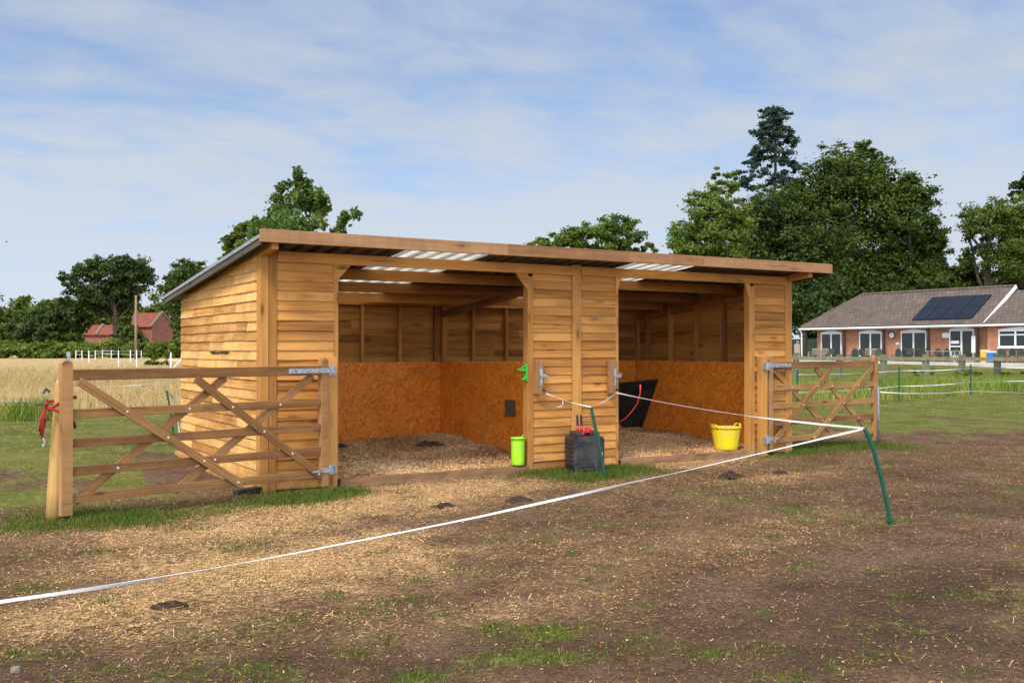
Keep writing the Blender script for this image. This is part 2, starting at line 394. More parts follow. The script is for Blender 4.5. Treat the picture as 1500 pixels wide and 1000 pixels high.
#@@SETTING
# ------------------------------------------------------------------ ground
def depth_side(x, y): return (x-CAM[0])*cf[0]+(y-CAM[1])*cf[1], (x-CAM[0])*cr[0]+(y-CAM[1])*cr[1]
def hoof(x, y, s=.42):
    out = np.zeros_like(x); ix = np.floor(x/s); iy = np.floor(y/s)
    def h(a, b, k): v = np.sin(a*12.9898+b*78.233+k*37.7)*43758.5453; return v-np.floor(v)
    for i in (-1, 0, 1):
        for j in (-1, 0, 1):
            a, b = ix+i, iy+j; cx = (a+.2+.6*h(a, b, 1))*s; cy = (b+.2+.6*h(a, b, 2))*s; r = .055+.025*h(a, b, 3); d = np.sqrt((x-cx)**2+(y-cy)**2)/r
            w_ = (h(a, b, 4) > .35)*(.010+.014*h(a, b, 5)); out = out-w_*np.clip(1-d**3, 0, 1)+w_*.45*np.exp(-((d-1.3)/.3)**2)
    return out
def hgt(x, y):
    x = np.asarray(x, float); y = np.asarray(y, float)
    d, l = depth_side(x, y)
    z = .42*sm(48, 66, d)*sm(6, 16, l)
    near = 1-sm(14, 40, d)
    z = z+near*((fbm(x, y, .55, 5)-.5)*.07+(fbm(x, y, 2.6, 9)-.5)*.035+(fbm(x, y, 9., 2, 2)-.5)*.014)
    z = z+np.where((np.abs(x-4) < 9.5) & (y < 1.2) & (y > -9.5), hoof(x, y)*(1-sm(.6, 1.2, y)), 0)
    z = z+(1-near)*(fbm(x, y, .06, 4)-.5)*.25*(1-sm(6, 16, l))
    inside = sm(-.25, .1, x)*(1-sm(7.2, 7.55, x))*sm(-.5, -.1, y)*(1-sm(3.2, 3.6, y))
    z = z*(1-inside)
    z = z+.09*sm(1.5, 4, y)*(1-sm(0.2, 1.2, x))*(1-sm(14, 30, d))
    return z
def gauss(x, y, c, rx, ry, ang=0.):
    dx = x-c[0]; dy = y-c[1]; ca, sa = math.cos(ang), math.sin(ang)
    a = (dx*ca+dy*sa)/rx; b = (-dx*sa+dy*ca)/ry
    return np.exp(-(a*a+b*b))
GP = lambda *q: [G(*p) for p in q]
def m_straw(x, y):
    s = 0
    for (px, py, rx, ry, w) in ((620, 722, 1.5, .75, 1.15), (420, 760, 1.2, .8, .62), (450, 830, 1.0, .7, .75), (560, 800, .9, .6, .55), (240, 830, 1.1, .7, .45), (980, 680, 1.3, .5, .9),
                                (1130, 700, 1.2, .7, .3), (720, 880, 1.0, .5, .3), (120, 900, .6, .5, .35), (1000, 800, 1.6, .6, .22), (330, 910, .7, .4, .3), (1200, 760, 1.2, .5, .18), (300, 770, 1.1, .5, .4)):
        s = s+w*gauss(x, y, G(px, py), rx, ry)
    s = s*(.05+1.5*fbm(x, y, 1.5, 21))*(.25+1.3*fbm(x, y, 6., 31, 3))*.92
    return np.clip(s, 0, 1)
tufts = []                                             # (centre, radius, strength) of the patches of green in the worn ground
for (px, py, r, w) in ((838, 692, .5, 1.), (905, 690, .4, 1.), (780, 690, .3, .9), (860, 700, .35, .9), (60, 770, .4, .75), (140, 760, .55, .95), (230, 755, .5, .75), (330, 742, .45, .75), (430, 732, .42, .95), (480, 727, .3, .9),
                       (1170, 662, .45, 1.), (1230, 655, .5, 1.), (1285, 655, .5, .9), (1130, 668, .3, .8), (15, 780, .3, .7), (1060, 735, .35, .62), (1205, 757, .4, .62), (1010, 722, .3, .5), (1290, 762, .28, .55), (1160, 745, .3, .5),
                       (800, 925, .22, .75), (760, 960, .25, .6), (840, 960, .2, .5), (690, 965, .15, .6), (615, 985, .14, .8), (590, 930, .12, .4), (930, 890, .18, .5), (720, 915, .1, .6), (430, 985, .2, .5), (370, 975, .15, .5), (250, 990, .25, .4),
                       (20, 960, .25, .6), (150, 990, .25, .5), (1240, 985, .2, .5), (1150, 990, .2, .4), (1040, 960, .15, .5), (870, 830, .12, .5), (800, 790, .15, .5), (960, 800, .2, .4), (880, 770, .2, .5), (850, 750, .18, .4), (640, 900, .1, .4),
                       (1330, 880, .2, .35), (1440, 960, .2, .4), (1480, 720, .35, .55), (1470, 690, .4, .5), (1400, 700, .3, .4), (1380, 940, .15, .4), (50, 860, .15, .4), (490, 870, .1, .4), (1180, 830, .15, .35), (1120, 900, .15, .35), (1290, 955, .15, .45), (730, 790, .1, .35), (600, 850, .1, .3)):
    tufts.append((G(px, py), r, w))
rt_ = np.random.default_rng(5)
for _ in range(300):
    tx, ty = rt_.uniform(-4, 10.5), rt_.uniform(-8, .2)
    if vn(tx, ty, .6, 3) > .35 and not (tx < 7.4 and ty > -.4): tufts.append((np.array([tx, ty, 0]), rt_.uniform(.05, .28), rt_.uniform(.12, .4)))
def m_grass(x, y):
    d, l = depth_side(x, y)
    n = fbm(x, y, .9, 41)
    left = sm(0.2, 1.6, y+.25*x+1.0+1.2*(n-.5))*(1-sm(.0, .4, x))            # behind the left gate
    right = sm(-.1, 2.9, (y+.25)*1.0+(x-9.6)*.12+3.4*(n-.5))*sm(7.2, 8.0, x)
    back = sm(3.2, 4.5, y)
    g = np.maximum(np.maximum(left*(.08+.85*sm(.32, .66, fbm(x, y, 1.1, 51, 5))), right*(.25+.7*sm(.25, .6, fbm(x, y, .9, 61, 5)))), back*.85)
    t = 0
    for c, r, w in tufts: t = np.maximum(t, w*gauss(x, y, c, r, r*.8))
    t = t*(.55+.8*fbm(x, y, 5., 71, 3))
    sp = sm(.5, .68, fbm(x, y, 2.2, 81, 4))*.42*sm(.3, .6, fbm(x, y, .5, 44))*(1-m_straw(x, y))
    return np.clip(np.maximum(np.maximum(g, t), sp), 0, 1)
def field_edge(x, y): return y-(12.0+.1*(x+.5))+1.6*(fbm(x, y, .5, 91)-.5)
def m_dry(x, y):
    d, l = depth_side(x, y)
    return np.clip(sm(-.4, 1.6, field_edge(x, y))*(1-sm(0, 9, l-.02*d)), 0, 1)
def m_wet_shade(x, y):  # wet soil, plus vignette darkening of the foreground and right painted into the colour
    s = 0
    for (px, py, rx, ry, w) in ((1230, 705, 1.3, .4, .6), (1430, 740, 1.4, .6, .7), (1350, 690, 1.0, .4, .4), (1400, 930, .7, .5, .6), (640, 960, .5, .25, .6), (100, 960, .4, .3, .6), (1060, 700, .5, .15, .5), (900, 940, .5, .3, .4), (470, 780, .5, .2, .3), (1250, 860, 1.0, .5, .45), (1420, 860, 1.2, .6, .6), (1150, 960, .9, .35, .5), (300, 975, .9, .3, .5)):
        s = s+w*gauss(x, y, G(px, py), rx, ry)
    return np.clip(s*(.3+1.3*fbm(x, y, 2.5, 15)), 0, 1)
def axis(lo, hi, step, far_lo, far_hi):
    c = list(np.arange(lo, hi+1e-6, step)); s = step; a = hi; up = []
    while a < far_hi: s *= 1.12; a += s; up.append(a)
    s = step; a = lo; dn = []
    while a > far_lo: s *= 1.12; a -= s; dn.append(a)
    return np.array(dn[::-1]+c+up)
gx = axis(-4.6, 11.5, .034, -700, 900); gy = axis(-7.6, .6, .034, -300, 1100)
XX, YY = np.meshgrid(gx, gy); xf, yf = XX.ravel(), YY.ravel()
zf = hgt(xf, yf); nx, ny = len(gx), len(gy)
me = bpy.data.meshes.new('ground'); me.vertices.add(nx*ny); me.vertices.foreach_set('co', np.stack([xf, yf, zf], -1).ravel().astype(np.float32))
ii = (np.arange(ny-1)[:, None]*nx+np.arange(nx-1)[None]).ravel(); fc = np.stack([ii, ii+1, ii+1+nx, ii+nx], -1).astype(np.int32)
me.loops.add(fc.size); me.loops.foreach_set('vertex_index', fc.ravel()); me.polygons.add(len(fc)); me.polygons.foreach_set('loop_start', np.arange(0, fc.size, 4, dtype=np.int32))
me.polygons.foreach_set('use_smooth', np.ones(len(fc), bool))
for nm, fn in (('grass', m_grass), ('straw', m_straw), ('dry', m_dry), ('wet_shade', m_wet_shade)):
    a = me.attributes.new(nm, 'FLOAT', 'POINT'); a.data.foreach_set('value', fn(xf, yf).astype(np.float32))
me.materials.append(M['ground']); me.update(calc_edges=True)
gobj = bpy.data.objects.new('ground', me); col.objects.link(gobj); tag(gobj, kind='structure')

# ------------------------------------------------------------------ grass, straw
def blades(name, x, y, h, w, mat, tint, lean=.35, z0=None):
    n = len(x); z = hgt(x, y) if z0 is None else z0
    th = rng.uniform(0, 2*np.pi, n); ph = rng.uniform(0, 2*np.pi, n)
    b = np.stack([x, y, z-.004], -1); s = np.stack([np.cos(th), np.sin(th), np.zeros(n)], -1)*(w/2)[:, None]
    l = np.abs(rng.normal(0, lean, n))*h; tip = b+np.stack([np.cos(ph)*l, np.sin(ph)*l, h], -1)
    mid = b+(tip-b)*.55+np.stack([np.zeros(n)]*2+[h*.1], -1)
    Pq = np.stack([b-s, b+s, mid+s*.75, tip, mid-s*.75], 1)
    return fan(name, Pq, mat, tint)
def scatter(n, x0, x1, y0, y1, dens, power=1.):
    x = rng.uniform(x0, x1, n); y = rng.uniform(y0, y1, n)
    k_ = rng.random(n) < dens(x, y)**power
    return x[k_], y[k_]
INS = lambda x, y: ((x > -.05) & (x < 7.35) & (y > -.03) & (y < 3.4))
def outside(fn): return lambda x, y: np.where(INS(x, y), 0, fn(x, y))
# lush tufts in and round the worn patch
xs, ys, hs, ws_ = [], [], [], []
for c, r, w in tufts:
    n = int(5200*r*w*(1.5 if w > .85 else .7))+0; a = rng.normal(0, .62, (n, 2))*r
    x = c[0]+a[:, 0]; y = c[1]+a[:, 1]*.8
    keep = (fbm(x, y, 5., 71, 3)+rng.normal(0, .13, n) > .5-.2*(w > .7)) & ~INS(x, y)
    x = x[keep]; y = y[keep]; xs.append(x); ys.append(y)
    hs.append(rng.uniform(.35, 1., len(x))*(.075 if w > .85 else .028)); ws_.append(rng.uniform(.005, .009, len(x)))
x = np.concatenate(xs); y = np.concatenate(ys)
tag(blades('grass_tufts', x, y, np.concatenate(hs), np.concatenate(ws_), M['grass'], .25+.5*rng.random(len(x))+.3*(fbm(x, y, 3, 7)-.5), .5), 'green grass tufts on the worn ground', 'grass', kind='stuff')
x, y = scatter(150000, -4.5, 13, -9, 3.5, outside(lambda x, y: np.clip(m_grass(x, y)-.12, 0, 1)), 1.3)
tag(blades('grass', x, y, rng.uniform(.008, .026, len(x)), rng.uniform(.004, .008, len(x)), M['grass_pale'], rng.random(len(x))*.7+.5*(fbm(x, y, 1.2, 3)-.25), .7), 'short worn paddock grass', 'grass', kind='stuff')
x, y = scatter(120000, -9, 45, 3, 46, outside(lambda x, y: np.clip(m_grass(x, y)*(1-m_dry(x, y)), 0, 1)*np.clip(1.3-depth_side(x, y)[0]/48, .06, 1)), 1.)
d_, _ = depth_side(x, y)
tag(blades('grass', x, y, rng.uniform(.015, .05, len(x)), rng.uniform(.007, .012, len(x))*(.5+d_/22), M['grass_pale'], rng.random(len(x))*.7+.6*(fbm(x, y, .5, 3)-.25), .7), 'paddock grass behind the shelter', 'grass', kind='stuff')
# rough grass bank by the green electric posts
def bankdens(x, y):
    q = (y-9.0-.06*(x-18))
    return np.where((x > 8.5), np.exp(-((q-2.2)/2.4)**2)*(.45+.9*fbm(x, y, .5, 19))*sm(-.9, .4, q+1.0*(fbm(x, y, .8, 5)-.5)), 0)
x, y = scatter(150000, 9, 40, 6, 17, bankdens)
tag(blades('tall_grass', x, y, rng.uniform(.12, .5, len(x)), rng.uniform(.014, .026, len(x)), M['bank'], .25+.5*rng.random(len(x))+.8*(fbm(x, y, .5, 23)-.45), .35), 'rough tall grass along the electric fence', 'grass', kind='stuff')
# dry field
def drydens(x, y): return m_dry(x, y)*np.clip(1.25-(y-12)/45, .1, 1)*(.35+.7*fbm(x, y, .4, 6))
x, y = scatter(260000, -14, 32, 11, 62, drydens)
d_, _ = depth_side(x, y)
gr = np.clip(1.-(field_edge(x, y))/3., 0, 1)
tag(blades('dry_grass', x, y, rng.uniform(.15, .42, len(x))*(1-.3*gr), rng.uniform(.010, .016, len(x))*(.45+d_/35), M['dry'], .15+.7*rng.random(len(x))+.5*(fbm(x, y, .25, 13)-.5), .3), 'dry golden hay grass in the field', 'grass', kind='stuff')
x, y = scatter(6500, -12, 14, 9.5, 15, lambda x, y: np.exp(-((field_edge(x, y)-.1)/.8)**2)*(.1+1.2*sm(.42, .65, fbm(x, y, .7, 37)))*(depth_side(x, y)[1] < 5))
tag(blades('tall_grass', x, y, rng.uniform(.08, .3, len(x)), rng.uniform(.012, .02, len(x)), M['bank'], .2+.75*rng.random(len(x)), .45), 'green grass along the field edge', 'grass', kind='stuff')
c0 = G(48, 622); n = 900; x = c0[0]+rng.normal(0, .33, n); y = c0[1]+.4+rng.normal(0, .3, n)
tag(blades('grass_tussock', x, y, rng.uniform(.15, .5, n), rng.uniform(.010, .016, n), M['bank'], .75*rng.random(n)+.15, .4), 'tall green grass tussock behind the left gate post', 'grass tussock')
# straw and wood chips lying on the ground
def slivers(x, y, z, L, w, tilt=.25):
    n = len(x); th = rng.uniform(0, 2*np.pi, n); a = np.stack([np.cos(th), np.sin(th), rng.normal(0, tilt, n)], -1)*(L/2)[:, None]
    b = np.stack([-np.sin(th), np.cos(th), rng.normal(0, tilt, n)], -1)*(w/2)[:, None]; c = np.stack([x, y, z], -1)
    return np.stack([c-a-b, c+a-b, c+a+b, c-a+b], 1)
x, y = scatter(1000000, -4.5, 11, -8.5, .3, outside(lambda x, y: np.clip(m_straw(x, y)*.9+.19+.12*sm(.5, .7, fbm(x, y, 1.1, 77)), 0, 1)), 1.25)
L = np.where(rng.random(len(x)) < .045, rng.uniform(.035, .11, len(x)), rng.uniform(.006, .02, len(x)))
tag(fan('straw', slivers(x, y, hgt(x, y)+.006, L, np.where(L > .03, .0028, rng.uniform(.0022, .0055, len(x)))), M['straw'], np.where(rng.random(len(x)) < .25+.75*np.clip(m_straw(x, y)*2.2, 0, 1), .1+.8*rng.random(len(x)), .3*rng.random(len(x))*rng.random(len(x)))*(1-.45*m_wet_shade(x, y))), 'loose straw and wood chips trodden into the ground', 'straw', kind='stuff')

#@@SHELTER
# ------------------------------------------------------------------ field shelter
SL = .0991
def roofz(y): return 2.425-SL*y                          # underside of the roof sheets
LX, DY = 7.3, 3.32
sh = empty('field_shelter'); tag(sh, 'open-fronted timber field shelter with two bays and a sloping roof', 'field shelter')
def clad(mb, P0, e, out, length, z0, ztop, pitch=.099, seg=.14, wav=.005, split=0.):
    """overlapping feather-edge boards: P0 start, e unit vector along, out unit normal"""
    P0 = np.array(P0, float); e = np.array(e, float); out = np.array(out, float); zz = z0; up = np.array([0, 0, 1.])
    while True:
        cuts = [0., length]
        if split:
            c_ = random.uniform(.5, 1.9)
            while c_ < length-.3: cuts.insert(-1, c_); c_ += random.uniform(.7, 2.)
        alive = False
        for a, b in zip(cuts[:-1], cuts[1:]):
            n = max(1, int(round((b-a)/seg))); t = random.random(); u0, v0 = random.uniform(0, 50), random.uniform(0, 50)
            dz = random.uniform(-.004, .004); ot = random.uniform(.0, .004); ring = []
            for i in range(n+1):
                s_ = a+(b-a)*i/n+(.0015 if i == 0 and a > 0 else 0)
                zl = zz+dz+random.uniform(-wav, wav); zh = min(zz+pitch+.03, ztop(s_)); zl = min(zl, zh-.0005)
                B = P0+e*s_; o1 = .0225+ot+random.uniform(-.0015, .0015)
                ring.append([B+out*o1+up*zl, B+out*.006+up*zh, B+up*zh, B+out*(o1-.016)+up*zl]); alive |= zh-zl > .004
            for i in range(n):
                r0, r1 = ring[i], ring[i+1]
                if max(r0[1][2]-r0[0][2], r1[1][2]-r1[0][2]) < .004: continue
                u = [u0+seg*i, u0+seg*(i+1)]
                for p_, q_, va, vb in ((0, 1, 0, .13), (1, 2, .13, .14), (2, 3, .14, .27), (3, 0, .27, .29)):
                    mb.face([r0[p_], r1[p_], r1[q_], r0[q_]], [(u[0], v0+va), (u[1], v0+va), (u[1], v0+vb), (u[0], v0+vb)], t)
            for r0, f_ in ((ring[0], 1), (ring[-1], -1)):
                mb.face(r0[::f_], [(u0, v0), (u0, v0+.1), (u0+.01, v0+.1), (u0+.01, v0)], t)
        zz += pitch
        if not alive or zz > 3: break
    return mb
flat = lambda z: (lambda s_: z)
# walls
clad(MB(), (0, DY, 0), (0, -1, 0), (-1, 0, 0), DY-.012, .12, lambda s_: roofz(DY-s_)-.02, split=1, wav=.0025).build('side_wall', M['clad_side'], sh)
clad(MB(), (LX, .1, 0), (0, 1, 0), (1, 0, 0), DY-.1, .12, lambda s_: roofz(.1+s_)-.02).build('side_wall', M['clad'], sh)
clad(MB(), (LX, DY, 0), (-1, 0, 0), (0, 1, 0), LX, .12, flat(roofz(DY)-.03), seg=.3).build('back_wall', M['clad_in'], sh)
# inner face of the end wall: the same boards seen from the inside
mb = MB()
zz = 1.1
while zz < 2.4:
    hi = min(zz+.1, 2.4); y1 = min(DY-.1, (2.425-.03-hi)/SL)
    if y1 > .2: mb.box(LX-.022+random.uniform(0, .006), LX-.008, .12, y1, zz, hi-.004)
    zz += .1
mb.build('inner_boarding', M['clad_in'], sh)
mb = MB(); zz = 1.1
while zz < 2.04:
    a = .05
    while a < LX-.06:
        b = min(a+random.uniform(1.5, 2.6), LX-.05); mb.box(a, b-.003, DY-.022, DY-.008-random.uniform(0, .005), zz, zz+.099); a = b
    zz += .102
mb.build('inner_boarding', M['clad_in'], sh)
clad(MB(), (.142, 0, 0), (1, 0, 0), (0, -1, 0), .6, .02, flat(2.38), wav=.003).build('front_panel', M['clad'], sh)
clad(MB(), (3.155, 0, 0), (1, 0, 0), (0, -1, 0), .535, .03, flat(2.38), wav=.0028).build('front_panel', M['clad'], sh)
clad(MB(), (3.825, 0, 0), (1, 0, 0), (0, -1, 0), .515, .03, flat(2.38), wav=.0028).build('front_panel', M['clad'], sh)
clad(MB(), (6.625, 0, 0), (1, 0, 0), (0, -1, 0), .575, .03, flat(2.38), wav=.0028).build('front_panel', M['clad'], sh)
# corner posts, jambs, batten
MB().box(-.03, .055, -.034, .09, .0, 2.40).build('corner_post', M['post'], sh, .004)
MB().box(.058, .140, -.030, .06, .0, 2.40).build('corner_post', M['post'], sh, .004)
MB().box(7.202, 7.325, -.030, .098, .0, 2.40).build('corner_post', M['post'], sh, .004)
MB().box(3.078, 3.153, -.032, .07, .02, 2.25).build('door_jamb', M['post'], sh, .004)
MB().box(4.342, 4.40, .002, .07, .02, 2.25).build('door_jamb', M['post'], sh, .004)
MB().box(6.532, 6.622, -.034, .07, .02, 2.25).build('door_jamb', M['post'], sh, .004)
MB().box(.745, .80, .004, .07, .02, 2.25).build('door_jamb', M['post'], sh, .004)
MB().box(3.695, 3.820, -.042, .0, .05, 2.41).build('batten', M['post'], sh, .004)
# lintel and corner brackets
MB().box(.142, 3.693, -.05, .0, 2.285, 2.392).build('lintel', M['clad'], sh, .003)
MB().box(3.822, 7.2, -.05, .0, 2.285, 2.392).build('lintel', M['clad'], sh, .003)
for x0, x1 in ((.735, .92), (3.085, 2.92), (4.335, 4.42), (6.54, 6.46)):
    MB().prism([(x0, 2.08), (x0, 2.283), (x1, 2.283)], -.036, -.006, 1).build('corner_bracket', M['clad'], sh, .002)
# gate hanging posts
MB().box(.615, .735, -.135, -.034, .0, 1.34).build('hanging_post', M['post'], sh, .006)
MB().box(6.66, 6.765, -.13, -.034, .0, 1.32).build('hanging_post', M['post'], sh, .006)
# sills and skids
def rough_beam(x0, x1, y0, y1, z0, z1, n=16):
    mb = MB(); t = random.random(); u0 = random.uniform(0, 30); rr = []
    for i in range(n+1):
        x = x0+(x1-x0)*i/n; j = lambda: random.uniform(-.008, .008)
        rr.append([(x, y0+j(), z0), (x, y0+j(), z1+j()*.8), (x, y1+j(), z1+j()*.8), (x, y1, z0)])
    for i in range(n):
        u = (u0+i*(x1-x0)/n, u0+(i+1)*(x1-x0)/n)
        for p_, q_, va, vb in ((0, 1, 0, .1), (1, 2, .1, .2), (2, 3, .2, .3)):
            mb.face([rr[i][p_], rr[i+1][p_], rr[i+1][q_], rr[i][q_]], [(u[0], va), (u[1], va), (u[1], vb), (u[0], vb)], t)
    return mb
rough_beam(.802, 3.076, -.05, .06, -.03, .085).build('door_sill', M['sill'], sh)
rough_beam(4.402, 6.53, -.03, .07, -.03, .08).build('door_sill', M['sill'], sh)
MB().box(-.052, .0, .1, 3.5, .0, .118).build('skid', M['clad_side'], sh, .004)
MB().box(7.225, 7.3, 3.225, 3.318, .05, 2.09).build('corner_post', M['post'], sh, .002)
MB().box(.0, .07, 3.225, 3.318, .05, 2.09).build('corner_post', M['post'], sh, .002)
# frame: studs, plates, purlins, rafters
for x in (1.82, 2.42, 2.99, 3.56, 4.18, 4.75, 5.35, 6.0, 6.75): MB().box(x-.024, x+.024, 3.225, 3.295, .1, 2.03).build('stud', M['post'], sh, .002)
MB().box(3.66, 3.73, 3.215, 3.295, .1, 2.03).build('stud', M['post'], sh, .002)
for y in (2.97, 2.4, 1.81, 1.2, .66): MB().box(7.205, 7.275, y-.024, y+.024, .1, roofz(y)-.13).build('stud', M['post'], sh, .002)
MB().box(.05, 7.27, 3.2, 3.294, 2.032, 2.10).build('wall_plate', M['post'], sh, .002)
for y in (.93, 1.8, 2.62): MB().box(.06, 7.24, y-.025, y+.025, roofz(y)-.128, roofz(y)-.004).build('purlin', M['post'], sh, .003)
for x in (3.65, 7.24, .03):
    mb = MB(); mb.beam((x, .08, roofz(.08)-.19), (x, 3.19, roofz(3.19)-.19), .05, .085); mb.build('rafter', M['sill'] if x == 3.65 else M['post'], sh, .002)
MB().beam((.0, -.4, roofz(-.4)-.05), (.0, -.04, roofz(-.04)-.05), .07, .09).build('outrigger', M['clad'], sh, .003)
MB().beam((7.28, -.4, roofz(-.4)-.05), (7.28, -.04, roofz(-.04)-.05), .07, .09).build('outrigger', M['clad'], sh, .003)
# kick boards
def board(p, q, r, th, n):
    """flat sheet: corner p, edge vectors to q (length) and r (height)"""
    p, q, r, n = (np.array(a, float) for a in (p, q, r, n)); a, b = q-p, r-p
    mb = MB(); u0, v0 = random.uniform(0, 20), random.uniform(0, 20); L, H = np.linalg.norm(a), np.linalg.norm(b)
    uv_ = [(u0, v0), (u0+L, v0), (u0+L, v0+H), (u0, v0+H)]
    f_ = [p+n*th, p+a+n*th, p+a+b+n*th, p+b+n*th]; g_ = [p, p+a, p+a+b, p+b]
    mb.face(f_, uv_); mb.face(g_[::-1], uv_)
    for i in range(4): j = (i+1) % 4; mb.face([g_[i], g_[j], f_[j], f_[i]], [(u0, v0), (u0+.01, v0), (u0+.01, v0+.01), (u0, v0+.01)])
    return mb
OZ = 1.235
def osb(p, q, n, z0=.02, z1=OZ): board((*p, z0), (*q, z0), (*p, z1), .012, n).build('kick_board', M['osb'], sh)
osb((.08, 3.21), (1.185, 3.21), (0, -1, 0)); osb((1.195, 3.21), (3.615, 3.21), (0, -1, 0))
osb((3.62, 3.195), (3.62, 2.796), (-1, 0, 0)); osb((3.62, 2.782), (3.62, 1.245), (-1, 0, 0)); osb((3.62, 1.231), (3.62, .08), (-1, 0, 0))
osb((3.68, .08), (3.68, 3.195), (1, 0, 0)); osb((3.685, 3.21), (7.18, 3.21), (0, -1, 0))
osb((7.2, 3.195), (7.2, 1.62), (-1, 0, 0)); osb((7.2, 1.615), (7.2, .1), (-1, 0, 0)); osb((.06, .1), (.06, 3.195), (1, 0, 0))
MB().box(3.622, 3.678, .08, 3.19, 1.14, 1.228).build('partition_rail', M['post'], sh, .002)
# roof
def sheet(x0, x1, y0, y1):
    mb = MB(); p = .19; prof = []; i0 = int(math.floor(x0/p))-1
    for i in range(i0, int(x1/p)+2):
        b = i*p
        for dx, dz in ((0, 0), (.105, 0), (.125, .032), (.165, .032), (.185, 0)): prof.append((b+dx, dz))
    def zat(x):
        for (a, za), (b, zb) in zip(prof[:-1], prof[1:]):
            if a <= x <= b: return za+(zb-za)*(x-a)/max(b-a, 1e-9)
        return 0
    pr = [(x0, zat(x0))]+[q for q in prof if x0+.002 < q[0] < x1-.002]+[(x1, zat(x1))]
    for (a, za), (b, zb) in zip(pr[:-1], pr[1:]):
        mb.face([(a, y0, roofz(y0)+za), (b, y0, roofz(y0)+zb), (b, y1, roofz(y1)+zb), (a, y1, roofz(y1)+za)])
    return mb
RX0, RX1, RY0, RY1 = -.16, 7.615, -.43, 3.62
mb = MB()
for a, b in ((RX0, 1.5), (2.46, 4.45), (5.4, RX1)):
    q = sheet(a, b, RY0, RY1); off = len(mb.v); mb.v += q.v; mb.f += [tuple(i+off for i in f_) for f_ in q.f]; mb.uv += q.uv; mb.t += q.t
roof = mb.build('roof', M['roofmetal'], sh); s_ = roof.modifiers.new('thick', 'SOLIDIFY'); s_.thickness = .003; s_.offset = 1
for a, b in ((1.502, 2.458), (4.452, 5.398)):
    o = sheet(a, b, RY0, RY1).build('skylight', M['skylight'], roof); s_ = o.modifiers.new('thick', 'SOLIDIFY'); s_.thickness = .003; s_.offset = 1
mb = MB()
for a, b in ((-.165, 2.55), (2.552, 5.35), (5.352, 7.618)): mb.box(a, b, -.475, -.434, 2.428, 2.553)
mb.build('fascia_board', M['fascia'], sh, .003)
mb = MB(); mb.beam((-.145, -.43, roofz(-.43)-.032), (-.145, 3.6, roofz(3.6)-.032), .025, .062); mb.build('verge_board', M['verge'], sh)
mb = MB(); mb.beam((-.166, -.43, roofz(-.43)+.018), (-.166, 3.63, roofz(3.63)+.018), .006, .036); mb.build('verge_trim', M['galv'], sh)
mb = MB(); mb.beam((7.6, -.43, roofz(-.43)-.032), (7.6, 3.6, roofz(3.6)-.032), .025, .062); mb.build('verge_board', M['verge'], sh)
# latch blocks with gate catches
for (x, z0, z1) in ((3.195, .90, 1.29), (4.245, .885, 1.285)):
    b_ = MB().box(x-.045, x+.055, -.10, -.032, z0, z1).build('latch_block', M['fascia'], sh, .005)
    m_ = MB(); m_.box(x+.005, x+.04, -.106, -.1005, z0+.1, z1-.1); m_.box(x+.0, x+.09, -.125, -.106, z0+.2, z0+.235); m_.tube([(x+.02, -.115, z0+.13), (x+.02, -.115, z1-.13)], .008); m_.tube([(x+.09, -.115, z0+.19), (x+.1, -.13, z0+.225), (x+.07, -.14, z0+.25)], .007)
    m_.build('gate_catch', M['galv'], b_)
    m_ = MB(); m_.tube([(x+.04, -.10, z0+.05), (x+.05, -.14, z0+.045)], .012); m_.build('insulator', M['black'], b_)
# split in the side boarding: its inner darkness drawn as a thin black piece
mb = MB(); P_ = [RP(*q, (-.027, 0, 0), (1, 0, 0)) for q in ((306, 515), (312, 514.5), (318, 516), (326, 514.5), (335, 515), (332, 517.5), (322, 517), (311, 518))]
mb.prism([(p[1], p[2]) for p in P_], -.0285, -.02, 0); mb.build('split_hole', M['rubber'], sh)

# ------------------------------------------------------------------ bedding
def bed_h(x, y, left):
    b = .065+.075*sm(.1, 3.0, y)+.10*(fbm(x, y, 1.6, 3)-.5)+.03*(fbm(x, y, 7., 8)-.5)
    for px, py, h, r in (((570, 650, .10, .5), (640, 645, .13, .45), (690, 655, .08, .35)) if left else ((905, 640, .12, .5), (950, 640, .1, .5))):
        c = G(px, py, .15); b = b+.6*h*gauss(x, y, c, r, r)
    return b*sm(-.2, .25, y)+.055*(1-sm(-.2, .25, y))
def bedding(x0, x1, y0, y1, left, n):
    a = np.linspace(x0, x1, 90); b = np.linspace(y0, y1, 84); X, Y = np.meshgrid(a, b); Z = bed_h(X, Y, left)
    me = bpy.data.meshes.new('bedding'); V = np.stack([X, Y, Z], -1).reshape(-1, 3); i_ = (np.arange(83)[:, None]*90+np.arange(89)[None]).ravel()
    x = rng.uniform(x0+.02, x1-.02, n); y = rng.uniform(y0+.02, y1-.02, n); z = bed_h(x, y, left)+.004
    sl = slivers(x, y, z, rng.uniform(.009, .028, n), rng.uniform(.005, .012, n), .5)
    verts = np.concatenate([V, sl.reshape(-1, 3)]); fa = np.concatenate([np.stack([i_, i_+1, i_+91, i_+90], -1), len(V)+np.arange(n*4).reshape(-1, 4)])
    me.from_pydata(verts.tolist(), [], fa.tolist())
    at = me.attributes.new('tint', 'FLOAT', 'FACE'); at.data.foreach_set('value', np.clip(np.concatenate([np.full(len(i_), .4), .1+.8*rng.random(n)+1.1*(fbm(x, y, 1.3, 12)-.5)]), 0, 1).astype(np.float32))
    me.materials.append(M['bed']); me.materials.append(M['chip'])
    me.polygons.foreach_set('material_index', np.concatenate([np.zeros(len(i_)), np.ones(n)]).astype(np.int32)); me.update()
    o = bpy.data.objects.new('bedding', me); col.objects.link(o); return o
tag(bedding(.09, 3.6, .062, 3.19, True, 70000), 'wood chip bedding heaped in the left bay', 'bedding', kind='stuff')
